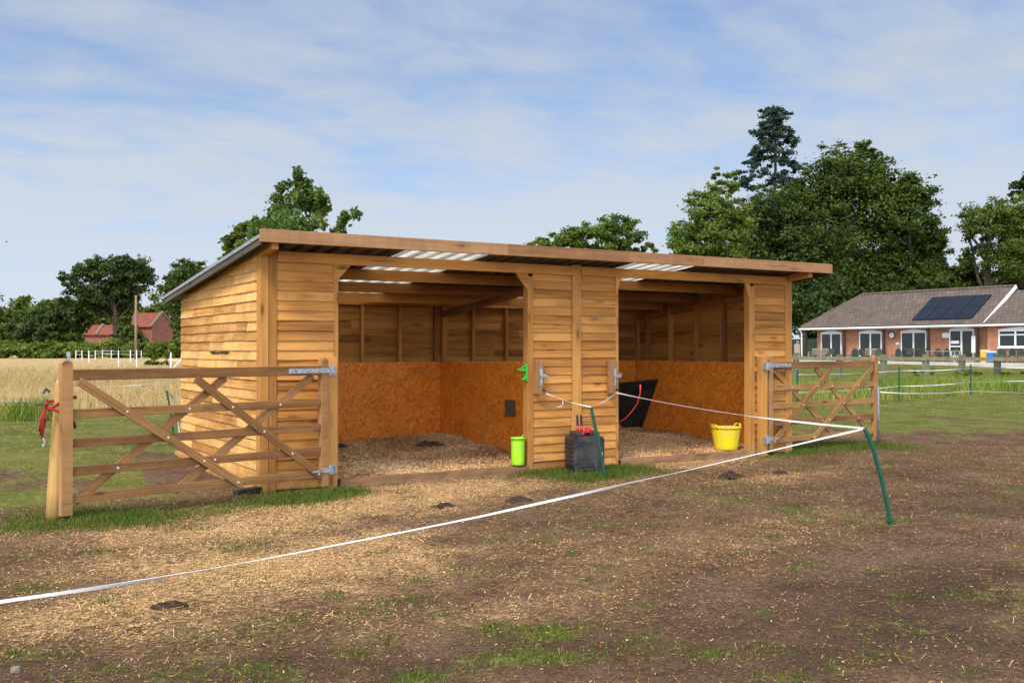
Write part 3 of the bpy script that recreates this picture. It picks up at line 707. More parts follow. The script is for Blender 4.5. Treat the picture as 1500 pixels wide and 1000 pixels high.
tag(bedding(3.7, 7.18, .072, 3.19, False, 60000), 'wood chip bedding in the right bay', 'bedding', kind='stuff')

#@@GATES
# ------------------------------------------------------------------ gates
def make_gate(L, H=1.27):
    """local: heel at origin, runs along +x, front towards -y"""
    g = empty('field_gate')
    st = MB(); st.prism([(0, .0), (.075, .0), (.075, H-.03), (.06, H-.005), (.037, H), (.015, H-.005), (0, H-.03)], -.035, .04, 1); st.build('heel_stile', M['gate'], g, .004)
    he = MB(); he.prism([(L-.09, .0), (L, .0), (L, H-.025), (L-.02, H), (L-.065, H), (L-.09, H-.025)], -.03, .035, 1); he.build('head_stile', M['gate'], g, .004)
    MB().box(.077, L-.092, -.033, .03, H-.165, H-.075).build('top_rail', M['post'] if False else M['gate'], g, .004)
    for z in (.83, .585, .355, .13): MB().box(.077, L-.092, -.013, .012, z-.037, z+.037).build('rail', M['gate'], g, .003)
    q = L-.15
    for (a, b) in (((.075+.0*q, .1), (.075+.55*q, H-.17)), ((.075+.36*q, .1), (.075+.975*q, H-.17))):
        mb = MB(); mb.beam((a[0], -.027, a[1]), (b[0], -.027, b[1]), .024, .072, (0, 1, 0)) if False else mb.beam((a[0], -.0265, a[1]), (b[0], -.0265, b[1]), .0235, .072)
        mb.build('brace', M['gate'], g, .003)
    for (a, b) in (((.075+.03*q, H-.17), (.075+.62*q, .1)), ((.075+.42*q, H-.17), (.075+.98*q, .1))):
        mb = MB(); mb.beam((a[0], .0255, a[1]), (b[0], .0255, b[1]), .0235, .072); mb.build('brace', M['gate'], g, .003)
    for z, l in ((H-.12, .46), (.16, .075)):
        mb = MB(); mb.box(-.012, l, -.0415, -.0355, z-.024, z+.024); mb.tube([(-.03, -.02, z-.04), (-.03, -.02, z+.04)], .016); mb.box(-.02, .0, -.041, -.01, z-.022, z+.022)
        if l > .2:
            for x in (.12, .25, .38): mb.tube([(x, -.0415, z), (x, -.047, z)], .011)
        else: mb.tube([(.1, -.04, z-.01), (.19, -.042, z-.008)], .009)
        mb.build('hinge', M['galv'], g)
    # bolts where braces cross rails
    for (ax, az, bx, bz) in ((.075, .1, .075+.55*q, H-.17), (.075+.36*q, .1, .075+.975*q, H-.17)):
        for z in (.83, .585, .355, .13):
            x = ax+(bx-ax)*(z-az)/(bz-az); MB().tube([(x, -.038, z), (x, -.043, z)], .0105, 7).build('bolt', M['bolt'], g)
    for (ax, az, bx, bz) in ((.075+.03*q, H-.17, .075+.62*q, .1), (.075+.42*q, H-.17, .075+.98*q, .1)):
        for z in (.83, .355):
            x = ax+(bx-ax)*(z-az)/(bz-az); MB().tube([(x, -.013, z), (x, -.0185, z)], .0105, 7).build('bolt', M['bolt'], g)
    return g
def set_gate(g, heel, head, mirror):
    d = np.array(head[:2])-np.array(heel[:2]); a = math.atan2(d[1], d[0])
    g.location = (heel[0], heel[1], heel[2]); g.rotation_euler = (0, 0, a)
    if mirror: g.scale = (1, -1, 1)
hl = np.array([.592, -.205, .055]); hd = G(88, 760, .03)
Lg = float(np.linalg.norm((hd-hl)[:2]))
g1 = make_gate(Lg, 1.27); set_gate(g1, hl, hd, True)
tag(g1, 'five-bar timber gate swung open from the left bay, nearest the camera', 'gate', 'timber gates of the shelter')
hl2 = np.array([6.80, -.09, .07]); hd2 = G(1284, 641, .10)
g2 = make_gate(float(np.linalg.norm((hd2-hl2)[:2])), 1.25); set_gate(g2, hl2, hd2, False)
tag(g2, 'five-bar timber gate swung open at the right end of the shelter', 'gate', 'timber gates of the shelter')
# hinge brackets on the hanging posts
for (x, y, zs) in ((.64, -.14, (1.2, .21)), (6.735, -.135, (1.19, .22))):
    for z in zs:
        mb = MB(); mb.box(x-.045, x+.06, y-.012, y+.0045, z-.05, z+.05); mb.box(x+.06 if x < 3 else x-.065, x+.066 if x < 3 else x-.059, y-.04, y+.03, z-.05, z+.03); mb.tube([(x+(-.02), y-.03, z-.05), (x-.02, y-.03, z+.045)], .012)
        mb.build('hinge_bracket', M['galv'], sh)
# round post carrying the head of the near gate
pb = G(81, 764); tp = np.array([pb[0]+.02, pb[1]+.09, 1.2])
pt_ = A(92, 548, 8.36)
mb = MB(); mb.tube([(pb[0]+(pt_[0]-pb[0])*q, pb[1]+.05+(pt_[1]+.06-pb[1]-.05)*q, z) for q, z in ((0, -.05), (.2, .25), (.6, .7), (.95, 1.12), (1, 1.16))], [.074, .07, .06, .05, .04], 14)
rp = mb.build('round_post', M['round'], None, 0, True); tag(rp, 'round peeled timber post tapering behind the head of the left gate', 'post')
mb = MB(); c = A(72, 592, 8.3); e0 = c+cr*.02
mb.tube([c+np.array([-.02, -.05, -.05]), c+np.array([.1, -.07, .03]), c+np.array([.19, -.03, .06]), c+np.array([.21, .04, .05]), c+np.array([.1, .1, .03]), c+np.array([-.02, .02, .02])], .012, 8)
mb.tube([c+np.array([-.02, -.05, -.02]), c+np.array([.09, -.07, -.07]), c+np.array([.19, -.03, -.16]), c+np.array([.2, .02, -.2])], .012, 8)
for i in range(3): mb.tube([c+np.array([-.02, -.03, .04-i*.02]), c+np.array([-.045-i*.01, -.04, -.12]), c+np.array([-.055-.01*i, -.03, -.27+.03*i]), c+np.array([-.03-.01*i, -.02, -.12])], .0105, 8)
rope = mb.build('lead_rope', M['rope'], None, 0, True); tag(rope, 'red lead rope knotted round the head of the left gate', 'rope')
mb = MB(); mb.tube([c+np.array([-.05, -.05, .09]), c+np.array([-.03, -.05, .13]), c+np.array([-.0, -.05, .1])], .011, 7); mb.build('snap_hook', M['black'], rope)
mb = MB(); mb.tube([c+np.array([-.1, -.05, .0]), c+np.array([.02, -.05, .005])], .006, 6)
mb.build('snap_hook', M['black'], rope)
mb = MB(); mb.tube([c+np.array([-.05, -.04, -.27]), c+np.array([-.035, -.045, -.31]), c+np.array([-.05, -.04, -.34])], .01, 7); mb.build('snap_hook', M['galv'], rope)
mb = MB(); p = A(104, 727, 8.45); mb.beam(p-cr*.05, p+cr*.06, .03, .03); mb.tube([p-cr*.0+np.array([0, 0, -.03]), p+cr*.04+np.array([0, 0, .04])], .01); mb.build('gate_catch', M['galv'], rp)
mb = MB(); q = G(1286, 645, .1); mb.tube([(q[0]+.035, q[1]+.02, -.05), (q[0]+.035, q[1]+.02, .88)], .02, 8)
tag(mb.build('steel_post', plain('dull_steel', (.2, .21, .21), .6, .5, .3, 30), None, 0, True), 'galvanised steel post at the head of the right gate', 'post')

#@@PROPS
# ------------------------------------------------------------------ things in and by the shelter
def P3(*a): return np.array(a, float)
# fence energiser box
c = G(856, 688, .04); be = empty('fence_energiser', (c[0], c[1], .03), R(-14)); tag(be, 'black plastic fence energiser box with red handles on the grass', 'energiser')
mb = MB(); mb.prism([(-.17, .02), (.17, .02), (.185, .06), (.185, .37), (.165, .40), (-.165, .40), (-.185, .37), (-.185, .06)], -.15, .15, 1); mb.build('body', M['black'], be, .012)
mb = MB(); mb.box(-.13, .13, -.158, -.15, .06, .36); mb.build('front_plate', M['black'], be, .006)
mb = MB()
for i in range(6): mb.box(-.196, -.185, -.11, .11, .08+i*.048, .105+i*.048)
mb.build('side_ribs', M['black'], be, .003)
mb = MB(); mb.box(-.15, -.06, -.1, .1, .40, .455); mb.box(.07, .15, -.1, .1, .40, .455); mb.box(-.06, .07, .06, .1, .40, .44); mb.build('lid', M['black'], be, .012)
mb = MB(); mb.tube([(-.03, -.02, .41), (-.0, -.03, .475), (.06, -.03, .475), (.08, -.02, .41)], .018, 8); mb.box(.0, .05, -.05, .0, .44, .5); mb.build('carry_handle', M['red'], be, .003)
for x in (-.09, -.045):
    m_ = MB(); m_.tube([(x, -.02, .45), (x, -.02, .52)], [.017, .013], 8); tm = m_.build('terminal', M['red'], be, 0, True)
    m_ = MB(); m_.tube([(x, -.02, .52), (x-.004, -.02, .64)], [.014, .012], 8); m_.build('clip', M['black'], tm)
mb = MB()
for i, (w, h) in enumerate(((.014, .012), (.012, .016), (.014, .012), (.009, .018), (.013, .014), (.012, .012))): mb.box(.148-.0*i, .148+w, -.1565, -.1505, .10+i*.022, .10+i*.022+h)
mb.build('white_lettering', M['white'], be)
# lime green tub
def tub(name, mat, r0, r1, h, seg=30, ribs=0):
    mb = MB(); prof = [(.0, .0), (r0*.95, .0), (r0, .012)]
    for i in range(1, 9):
        t = i/8; prof.append((r0+(r1-r0)*t+(.003*(i % 2) if ribs else 0), .012+(h-.012)*t))
    prof += [(r1+.008, h), (r1+.008, h+.012), (r1-.006, h+.012)]
    for i in range(8, -1, -1): t = i/8; prof.append((r0-.008+(r1-r0)*t, .02+(h-.02)*t))
    prof.append((0, .02)); mb.lathe(prof, seg=seg); return mb
c = G(764, 684, .08); lt = empty('feed_bucket', (2.965, -.0, .1)); tag(lt, 'tall lime green bucket standing on the left bay sill', 'bucket')
tub('b', M['lime'], .076, .08, .30).build('body', M['lime'], lt, 0, True)
mb = MB(); mb.tube([(-.0, -.08, .3), (.01, -.075, .33), (.04, -.05, .345), (.06, -.03, .31)], .006, 7); mb.build('handle', M['lime'], lt, 0, True)
c = G(1071, 657, .09); yt = empty('feed_tub', (c[0], c[1]+.0, .085)); tag(yt, 'yellow flexible tub with hay at the right bay entrance', 'tub')
yt.location = (6.33, .2, .085)
tub('b', M['yellow'], .15, .195, .29, 34, 1).build('body', M['yellow'], yt, 0, True)
for s_ in (-1, 1):
    mb = MB(); mb.tube([(s_*.19, -.07, .29), (s_*.215, -.04, .335), (s_*.215, .04, .335), (s_*.19, .07, .29)], .011, 7); mb.build('handle', M['yellow'], yt, 0, True)
n = 110; a = rng.uniform(0, 2*np.pi, n); r_ = np.sqrt(rng.random(n))*.17
fan('hay', slivers(np.cos(a)*r_, np.sin(a)*r_, .24+.045*rng.random(n), rng.uniform(.05, .13, n), np.full(n, .006), .5), M['straw'], .5+.5*rng.random(n), yt)
# green bridle hook on the jamb, slab on the partition
mb = MB(); x, y, z = 3.03, -.005, 1.165
mb.tube([(3.076, y, z+.06), (3.06, y-.006, z+.08)], .008); mb.box(3.058, 3.076, y-.03, y+.03, z-.11, z+.09); mb.tube([(3.06, y, z+.01), (3.0, y-.01, z+.01), (2.945, y-.015, z+.022)], [.02, .014, .009], 8); mb.tube([(3.055, y, z-.07), (3.03, y-.01, z-.1), (3.0, y-.012, z-.085)], [.012, .009, .007], 8); mb.tube([(3.055, y, z+.06), (3.03, y-.01, z+.05), (2.99, y-.012, z+.03)], [.012, .009, .007], 8)
tag(mb.build('bridle_hook', M['hookgreen'], None, .002), 'bright green plastic bridle hook on the middle door jamb', 'hook')
mb = MB(); mb.box(3.582, 3.6065, 1.10, 1.33, .575, .77); mb.box(3.576, 3.5818, 1.08, 1.35, .56, .585)
tag(mb.build('salt_lick', M['slate'], None, .008), 'grey brown salt lick block fixed on the orange partition', 'salt lick')
# corner manger
cm = empty('corner_manger', (7.1, 3.1, .3)); tag(cm, 'black corner hay manger in the far corner of the right bay', 'manger')
cm.location = (0, 0, 0)
T0, T1 = P3(6.2, 3.19, .90), P3(7.185, 2.66, .935); B0, B1 = P3(6.95, 3.19, .1), P3(7.185, 3.09, .1)
nn = np.cross(T1-T0, B0-T0); nn /= np.linalg.norm(nn)
if nn[1] > 0: nn = -nn
mid = (T0+T1)/2+P3(0, 0, -.035)
mb = MB(); th = .018
fr = [T0, mid, T1, B1, B0]; bk = [p-nn*th for p in fr]
mb.face(fr); mb.face(bk[::-1])
for i in range(5): j = (i+1) % 5; mb.face([fr[i], bk[i], bk[j], fr[j]])
mb.build('front_panel', M['rubber'], cm)
mb = MB(); mb.beam(T1+nn*.02, B1+nn*.02, .012, .03, nn); mb.build('edge_trim', M['sill'], cm)
mb = MB(); mb.tube([T0+nn*.01, mid+nn*.01, T1+nn*.01], .014, 8); mb.build('rim', M['black'], cm)
# steel tie ring and chain on a stud
mb = MB(); p = RP(1056, 478, (7.19, 0, 0), (1, 0, 0)); mb.box(7.196, 7.2045, p[1]-.012, p[1]+.012, p[2]-.03, p[2]+.01)
for i in range(5): mb.tube([p+P3(-.012, .008*(-1)**i, -.03-i*.04), p+P3(-.012, -.008*(-1)**i, -.06-i*.04), p+P3(-.014, .008*(-1)**i, -.09-i*.035)], .006, 6)
tag(mb.build('tie_chain', M['galv'], None), 'small steel tie chain hanging on a stud in the right bay', 'chain')
# dung
def dung(px, py, r, lab, z=0.):
    c = G(px, py, z); c[2] = max(z, float(hgt(c[0], c[1]))); sd_ = random.uniform(0, 90); nr, na = 9, 30
    mb = MB(); mb.v = [tuple(c+P3(0, 0, r*.35))]
    for i in range(1, nr+1):
        for j in range(na):
            a = 2*math.pi*j/na; ou = .65+.7*float(vn(math.cos(a)*1.6+sd_, math.sin(a)*1.6, 1.3, 4)); q = i/nr*r*ou; x, y = math.cos(a)*q*1.35, math.sin(a)*q*.85
            h = r*.34*(1-(i/nr)**1.7)*(.3+1.3*float(vn(x/r*3.2+sd_, y/r*3.2, 1., 8)))+r*.12*float(vn(x/r*8+sd_, y/r*8, 1., 9))-(.012 if i == nr else 0)
            mb.v.append((c[0]+x, c[1]+y, c[2]+h))
    for j in range(na): mb.f.append((0, 1+j, 1+(j+1) % na))
    for i in range(nr-1):
        for j in range(na): a = 1+i*na+j; b = 1+i*na+(j+1) % na; mb.f.append((a, a+na, b+na, b))
    mb.uv = [[(0, 0)]*len(f_) for f_ in mb.f]; mb.t = [.5]*len(mb.f)
    tag(mb.build('dung_pile', M['dung'], None), lab, 'dung', 'horse droppings')
dung(648, 744, .085, 'horse droppings on the straw in front of the left bay')
dung(760, 735, .11, 'wide spread horse droppings beside the long white tape')
dung(1072, 699, .12, 'horse droppings on bare soil in front of the right bay')
dung(1142, 694, .07, 'single small droppings before the right gate')
dung(630, 652, .13, 'dark droppings on top of the heaped bedding', .27)
dung(498, 654, .08, 'dark droppings on the bedding by the left jamb', .2)
dung(248, 888, .07, 'small dark hole in the ground in the lower left foreground')  # low dark mound added where the ground has a hole
# stones
for px, py, s_, lab in ((22, 988, .028, 'pale flat stone in the lower left corner'), (398, 804, .022, 'small white stone on the straw'), (128, 803, .025, 'small grey stone on the trodden ground below the left gate'), (602, 884, .02, 'little tan stone in the centre foreground'), (677, 880, .018, 'little orange stone beside dry grass')):
    c = G(px, py); mb = MB(); rr = [(random.uniform(.7, 1.2)*s_*math.cos(a), random.uniform(.6, 1.)*s_*math.sin(a)) for a in np.linspace(0, 2*math.pi, 9)[:-1]]
    b_ = [(c[0]+x, c[1]+y, -.01) for x, y in rr]; t_ = [(c[0]+x*.7, c[1]+y*.7, .02+s_*.35) for x, y in rr]
    z0 = float(hgt(c[0], c[1])); b_ = [(x, y, z+z0) for x, y, z in b_]; t_ = [(x, y, z+z0-.01) for x, y, z in t_]
    mb.face(t_)
    for i in range(8): j = (i+1) % 8; mb.face([b_[i], b_[j], t_[j], t_[i]])
    tag(mb.build('stone', M['stone'], None, .004), lab, 'stone', 'loose stones')
c = G(365, 724); mb = MB(); mb.beam(c+P3(-.14, -.02, .03), c+P3(.14, .06, .04), .09, .05); tag(mb.build('rubber_mat', M['rubber'], None, .004), 'black rubber mat scrap under the bottom rail of the left gate', 'mat')
c = G(243, 676); mb = MB(); mb.beam(c+P3(-.1, 0, .03), c+P3(.14, .03, .035), .1, .06); tag(mb.build('timber_offcut', M['sill'], None, .004), 'dark timber offcut on the grass beside the side wall', 'timber')

# ------------------------------------------------------------------ electric fence in the foreground
def ribbon(pts, w, mat, name, lab, cat, group=None, twist=1.2, th=.0012, sub=10):
    pts = [np.array(p, float) for p in pts]; Q = []
    for a, b in zip(pts[:-1], pts[1:]):
        for i in range(sub): Q.append(a+(b-a)*i/sub)
    Q.append(pts[-1]); mb = MB(); s_ = 0; prev = None
    for i, q in enumerate(Q):
        d = Q[min(i+1, len(Q)-1)]-Q[max(i-1, 0)]; d /= np.linalg.norm(d)
        if i: s_ += np.linalg.norm(q-Q[i-1])
        sd = np.cross(d, (0, 0, 1)); sd /= np.linalg.norm(sd); u = np.cross(sd, d); a = s_*twist+.4*math.sin(s_*2.1)
        wv = (math.cos(a)*u+math.sin(a)*sd)*w/2; nv = np.cross(d, wv); nv = nv/np.linalg.norm(nv)*th
        cur = [q-wv-nv, q+wv-nv, q+wv+nv, q-wv+nv]
        if prev is not None:
            for k_ in range(4): mb.face([prev[k_], cur[k_], cur[(k_+1) % 4], prev[(k_+1) % 4]])
        prev = cur
    o = mb.build(name, mat); tag(o, lab, cat, group); return o
def linepts(p, q, n, sag):
    p, q = np.array(p, float), np.array(q, float); return [p+(q-p)*t+P3(0, 0, -4*sag*t*(1-t)) for t in np.linspace(0, 1, n)]
base = G(1304, 766); dep = float((base-CAM)@cf)
top = A(1266, 627, dep)
def plastic_post(pts, name, lab, r=.014, group='green electric fence posts'):
    e = empty(name, pts[0]); tag(e, lab, 'fence post', group); o = np.array(pts[0], float); L = [np.array(p, float)-o for p in pts]
    mb = MB(); mb.tube(L, [r*1.05]*(len(L)-1)+[r*.8], 6); 
    for i in range(len(L)-1):                           # a flange down the stem, as on a moulded post
        mb.beam(L[i], L[i+1], .004, r*2.3, cr)
    mb.build('stem', M['greenplastic'], e)
    mb = MB(); d = L[-1]-L[-2]; d /= np.linalg.norm(d)
    for t in (.02, .08, .14, .22): q = L[-1]-d*t; mb.tube([q-cr*.0, q-cr*.03, q-cr*.034+d*.018], .005, 6)
    mb.build('tape_clip', M['greenplastic'], e)
    mb = MB(); mb.box(-.04, .05, -.015, .015, .012, .022); mb.build('foot_tread', M['greenplastic'], e, .002)
    return e
plastic_post([base, A(1299, 735, dep), A(1291, 700, dep), A(1281, 662, dep), A(1272, 638, dep), top], 'electric_fence_post', 'bent dark green plastic post holding the white tape in the right foreground', .016)
b2 = G(886, 701); d2 = float((b2-CAM)@cf); t2 = A(866, 596, d2)
plastic_post([b2, A(882, 675, d2), A(874, 635, d2), t2], 'electric_fence_post', 'leaning dark green plastic post in front of the energiser box', .015)
tp_ = top+P3(-.02, 0, -.01)
dl = 4.15
pxs = [(1264, 628), (1100, 667), (1000, 690), (830, 728), (700, 757), (560, 785), (420, 812), (280, 838), (140, 861), (0, 881), (-120, 897)]
pts = []
for i, (x, y) in enumerate(pxs):
    t = (1264-x)/(1264+120); inv = (1/dep)*(1-t)+(1/dl)*t; pts.append(A(x, y, 1/inv))
TG = 'white electric fence tapes'
ribbon(pts, .015, M['tape'], 'fence_tape', 'long white electric fence tape sagging across the foreground', 'fence tape', TG, 1.0)
q1 = RP(800, 576, (0, -.14, 0), (0, 1, 0)); q2 = RP(903, 575, (0, -.14, 0), (0, 1, 0))
ribbon(linepts(q1, t2, 5, .015), .012, M['tape'], 'fence_tape', 'short white tape from the left latch block to the leaning post', 'fence tape', TG, 3)
ribbon(linepts(t2, q2, 5, .02), .006, M['tape'], 'fence_tape', 'thin white cord from the leaning post up to the right latch block', 'fence tape', TG, 3)
ribbon(linepts(q2, top, 9, .045), .016, M['tape'], 'fence_tape', 'white tape stretched across the right bay to the bent post', 'fence tape', TG, .7)
mb = MB(); a = A(824, 586, 11.05); mb.tube([a, A(825, 591, 11.), A(822, 595, 11.), A(816, 596, 11.0)], .003, 6); tag(mb.build('tape_end', M['tape']), 'curled loose end of tape in front of the middle panel', 'tape end')
qa = q2+(top-q2)*.105; dd_ = float((qa-CAM)@cf)
mb = MB(); mb.tube([A(938, 563, dd_), A(938, 575, dd_), A(934, 590, dd_), A(926, 602, dd_), A(916, 613, dd_), A(903, 620, dd_+.1)], [.009, .006, .004, .004, .004, .004], 7); tag(mb.build('lead_wire', M['red'], None, 0, True), 'red lead wire clipped on the white tape before the manger', 'wire')

#@@FAR
# ------------------------------------------------------------------ trees
def leaves(blobs, n, size, mat, seed, parent, name='crown', flat_=.6, cl=.30, up=.5, droop=0., shell=.5, tb=.0, low=-.7):
    r_ = np.random.default_rng(seed); C = np.array([b[0] for b in blobs]); Rr = np.array([b[1] for b in blobs])
    w = Rr.max(1)**2; w /= w.sum(); ncl = max(8, int(n/70)); bi = r_.choice(len(blobs), ncl, p=w)
    d = r_.normal(size=(ncl, 3)); d /= np.linalg.norm(d, axis=1)[:, None]; d[:, 2] = np.where(d[:, 2] < low, -d[:, 2]*.6, d[:, 2])
    rad = shell+(1-shell)*r_.random(ncl)**.6; lump = .75+.5*r_.random(ncl)
    cc = C[bi]+d*Rr[bi]*(rad*np.where(lump > 1.1, 1.12, lump*.92))[:, None]
    ct = r_.normal(0, .14, ncl); crad = Rr[bi].min(1)*cl*(.55+.9*r_.random(ncl))
    li = r_.integers(0, ncl, n); off = r_.normal(0, .5, (n, 3)); off[:, 2] *= flat_
    p = cc[li]+off*crad[li][:, None]; p[:, 2] -= droop*np.abs(off[:, 0])*crad[li]
    out = p-C[bi[li]]; out /= np.linalg.norm(out, axis=1)[:, None]+1e-9
    nm = out*.45+np.array([0, 0, up])+r_.normal(0, .55, (n, 3)); nm /= np.linalg.norm(nm, axis=1)[:, None]
    a = np.cross(nm, r_.normal(size=(n, 3))); a /= np.linalg.norm(a, axis=1)[:, None]; b = np.cross(nm, a)
    s_ = size*(.6+.8*r_.random(n))[:, None]
    Pq = np.stack([p-a*s_*.9, p-b*s_*.5+a*s_*.1, p+a*s_*.9, p+b*s_*.5+a*s_*.1], 1)
    t = .5+ct[li]*1.2+r_.normal(0, .08, n)+tb
    return fan(name, Pq, mat, t, parent)
def trunk(base, top, r, limbs, parent, mat=None, seed=0):
    rr = random.Random(seed); mb = MB(); base = np.array(base, float); top = np.array(top, float); top = base+(top-base)*.95
    pts = [base+(top-base)*t+P3(rr.uniform(-1, 1), rr.uniform(-1, 1), 0)*r*.7*(0 if t == 0 else 1) for t in (0, .12, .35, .6, .8, 1.)]
    mb.tube(pts, [r*1.35, r, r*.85, r*.65, r*.4, r*.15], 9)
    for q in limbs:
        q = np.array(q, float); t = rr.uniform(.35, .75); s0 = base+(top-base)*t; m_ = s0*.5+q*.5+P3(0, 0, -.12*np.linalg.norm(q-s0)+rr.uniform(-.3, .3)*r)
        q = s0+(q-s0)*.9; mb.tube([s0, m_, q*.75+m_*.25+P3(0, 0, .02), q], [r*.45, r*.32, r*.2, r*.06], 7)
        for _ in range(3):
            e = q+P3(rr.uniform(-1, 1), rr.uniform(-1, 1), rr.uniform(-.4, .5))*np.linalg.norm(q-s0)*.14; mb.tube([m_*.4+q*.6, (m_+q+e)/3, e], [r*.16, r*.1, r*.03], 5)
    return mb.build('trunk', mat or M['bark'], parent, 0, True)
def tree(lab, cat, pblobs, dep, size, n, mat, seed, base_px, tr=.25, group='trees round the paddock', top=None, name='broadleaf_tree', depth=.8, mats=None, **kw):
    """pblobs: (px, py, radius x px, radius y px) in the photo's own scale at distance dep"""
    sc_ = dep/F; r_ = random.Random(seed); B = []
    for (x, y, rx, ry) in pblobs:
        dz = r_.uniform(-.5, .5)*rx*sc_; B.append((A(x, y, dep)+cf*dz, np.array([rx*sc_, rx*sc_*depth, ry*sc_])))
    b = A(base_px, 515, dep); b[2] = float(hgt(b[0], b[1]))-.1
    e = empty(name, (0, 0, 0)); tag(e, lab, cat, group)
    tp = B[0][0] if top is None else A(top[0], top[1], dep)
    trunk(b, tp, tr, [q[0] for q in B[:7]], e, seed=seed)
    leaves(B, n, size, mat, seed, e, **kw)
    return e
# behind the shelter
tree('glossy green tree with tall forked top right behind the shelter roof', 'tree', [(432, 300, 24, 30), (400, 322, 34, 28), (452, 290, 22, 34), (412, 280, 20, 24), (440, 262, 15, 20), (470, 312, 22, 28), (420, 345, 60, 26), (382, 330, 16, 22), (515, 318, 17, 22), (495, 340, 20, 14), (530, 340, 9, 7), (390, 300, 10, 12)],
     21, .062, 8200, M['leaf_pear'], 3, 435, .12, cl=.42, flat_=1., droop=.3, up=.3, shell=.25, tb=.02)
tree('feathery green tree left of the forked tree behind the shelter', 'tree', [(352, 352, 30, 26), (338, 372, 22, 18), (375, 335, 26, 20), (365, 375, 34, 24), (328, 385, 12, 10)], 34, .085, 5200, M['leaf_mid'], 5, 362, .14, tb=.12)
tree('broad olive green tree showing above the middle of the roof', 'tree', [(870, 350, 44, 22), (905, 335, 36, 26), (830, 355, 34, 18), (800, 360, 28, 14), (930, 355, 26, 18), (950, 362, 16, 10), (890, 370, 60, 16), (775, 358, 8, 8)], 62, .12, 17000, M['leaf_yel'], 8, 875, .3, tb=-.12, cl=.33)
# right hand group
tree('light yellow green tree left of the tall conifer', 'tree', [(1040, 330, 46, 40), (1010, 350, 36, 30), (1060, 275, 26, 26), (1030, 300, 30, 24), (1000, 370, 34, 26), (1070, 350, 34, 60), (1050, 262, 14, 14), (1040, 390, 60, 40)], 66, .12, 27000, M['leaf_yel'], 12, 1045, .3, tb=.08)
tree('huge dark round headed tree behind the bungalow', 'tree', [(1235, 300, 74, 72), (1200, 330, 82, 76), (1270, 260, 50, 48), (1225, 240, 42, 34), (1180, 380, 96, 80), (1140, 400, 66, 80), (1270, 370, 80, 90), (1225, 430, 110, 60), (1290, 300, 38, 40), (1130, 330, 46, 56), (1110, 380, 40, 60), (1215, 280, 60, 50), (1165, 290, 36, 40), (1260, 235, 30, 26), (1190, 440, 120, 50)],
     98, .19, 95000, M['leaf_mid'], 21, 1225, .7, tb=-.16, cl=.3, shell=.3)
tree('dark drooping tree in front of the huge round headed tree', 'tree', [(1130, 360, 50, 66), (1160, 330, 40, 60), (1170, 400, 60, 60), (1115, 420, 40, 50), (1195, 400, 40, 66), (1180, 450, 60, 40), (1105, 325, 32, 44), (1088, 365, 34, 50), (1120, 305, 30, 30)], 92, .18, 38000, M['leaf_dark'], 23, 1150, .5, tb=.05, shell=.3, droop=.7, flat_=.9)
tree('spreading green tree right of the huge round headed tree', 'tree', [(1330, 320, 48, 60), (1350, 370, 46, 60), (1310, 285, 30, 32), (1330, 275, 26, 24), (1370, 370, 26, 50), (1320, 400, 60, 60), (1340, 430, 60, 40), (1375, 420, 26, 30)], 97, .19, 50000, M['leaf_mid'], 25, 1335, .5, tb=-.18, shell=.3)
tree('open crowned green tree at the right edge of the photo', 'tree', [(1440, 330, 40, 34), (1420, 345, 28, 30), (1470, 340, 36, 50), (1500, 350, 40, 70), (1430, 380, 30, 26), (1480, 390, 50, 40), (1412, 320, 14, 12)], 92, .16, 26000, M['leaf_mid'], 31, 1450, .4, shell=.65, tb=.02)
tree('low dark trees joining the two crowns right of the big trees', 'tree', [(1400, 410, 36, 24), (1440, 415, 40, 18), (1490, 415, 50, 18), (1375, 420, 30, 20), (1420, 390, 20, 18)], 96, .2, 18000, M['leaf_dark'], 33, 1420, .3, tb=.1)
tree('near black pine crown cut by the right edge', 'tree', [(1500, 280, 18, 26), (1490, 300, 16, 14), (1515, 260, 20, 22), (1510, 310, 20, 20)], 100, .2, 4200, M['leaf_dark'], 35, 1508, .35, tb=-.05, name='pine_tree')
# tall conifer
ce = empty('conifer_tree', (0, 0, 0)); tag(ce, 'tall blue green conifer standing above the dark trees', 'tree', 'trees round the paddock')
cd = 100; b = A(1130, 515, cd); b[2] = 0; tpp = A(1134, 158, cd); trunk(b, tpp, .35, [], ce, seed=4)
bl = []; rr_ = random.Random(9)
for (y, l, r) in ((166, 16, 18), (178, 10, 22), (190, 18, 26), (200, 26, 32), (212, 24, 34), (224, 30, 24), (236, 36, 30), (250, 44, 36), (262, 40, 40), (275, 60, 34), (290, 44, 46), (305, 44, 44), (325, 50, 50), (342, 50, 44), (360, 54, 44)):
    for s_, w_ in ((-1, l), (1, r)):
        for f_ in (.25, .55, .82, 1.):
            q = A(1131+s_*w_*f_, y-6+9*f_+rr_.uniform(-3, 3), cd)+cf*rr_.uniform(-.7, .7)*w_*.05; bl.append((q, np.array([1.0, 1.0, .42])*(1.25-.45*f_)))
    for f_ in (-.6, .6): bl.append((A(1131, y, cd)+cf*f_*w_*.066, np.array([.9, .9, .4])))
leaves(bl, 27000, .15, M['leaf_blue'], 41, ce, cl=1., flat_=.45, up=.3, shell=.1, low=-1.1, tb=.0)
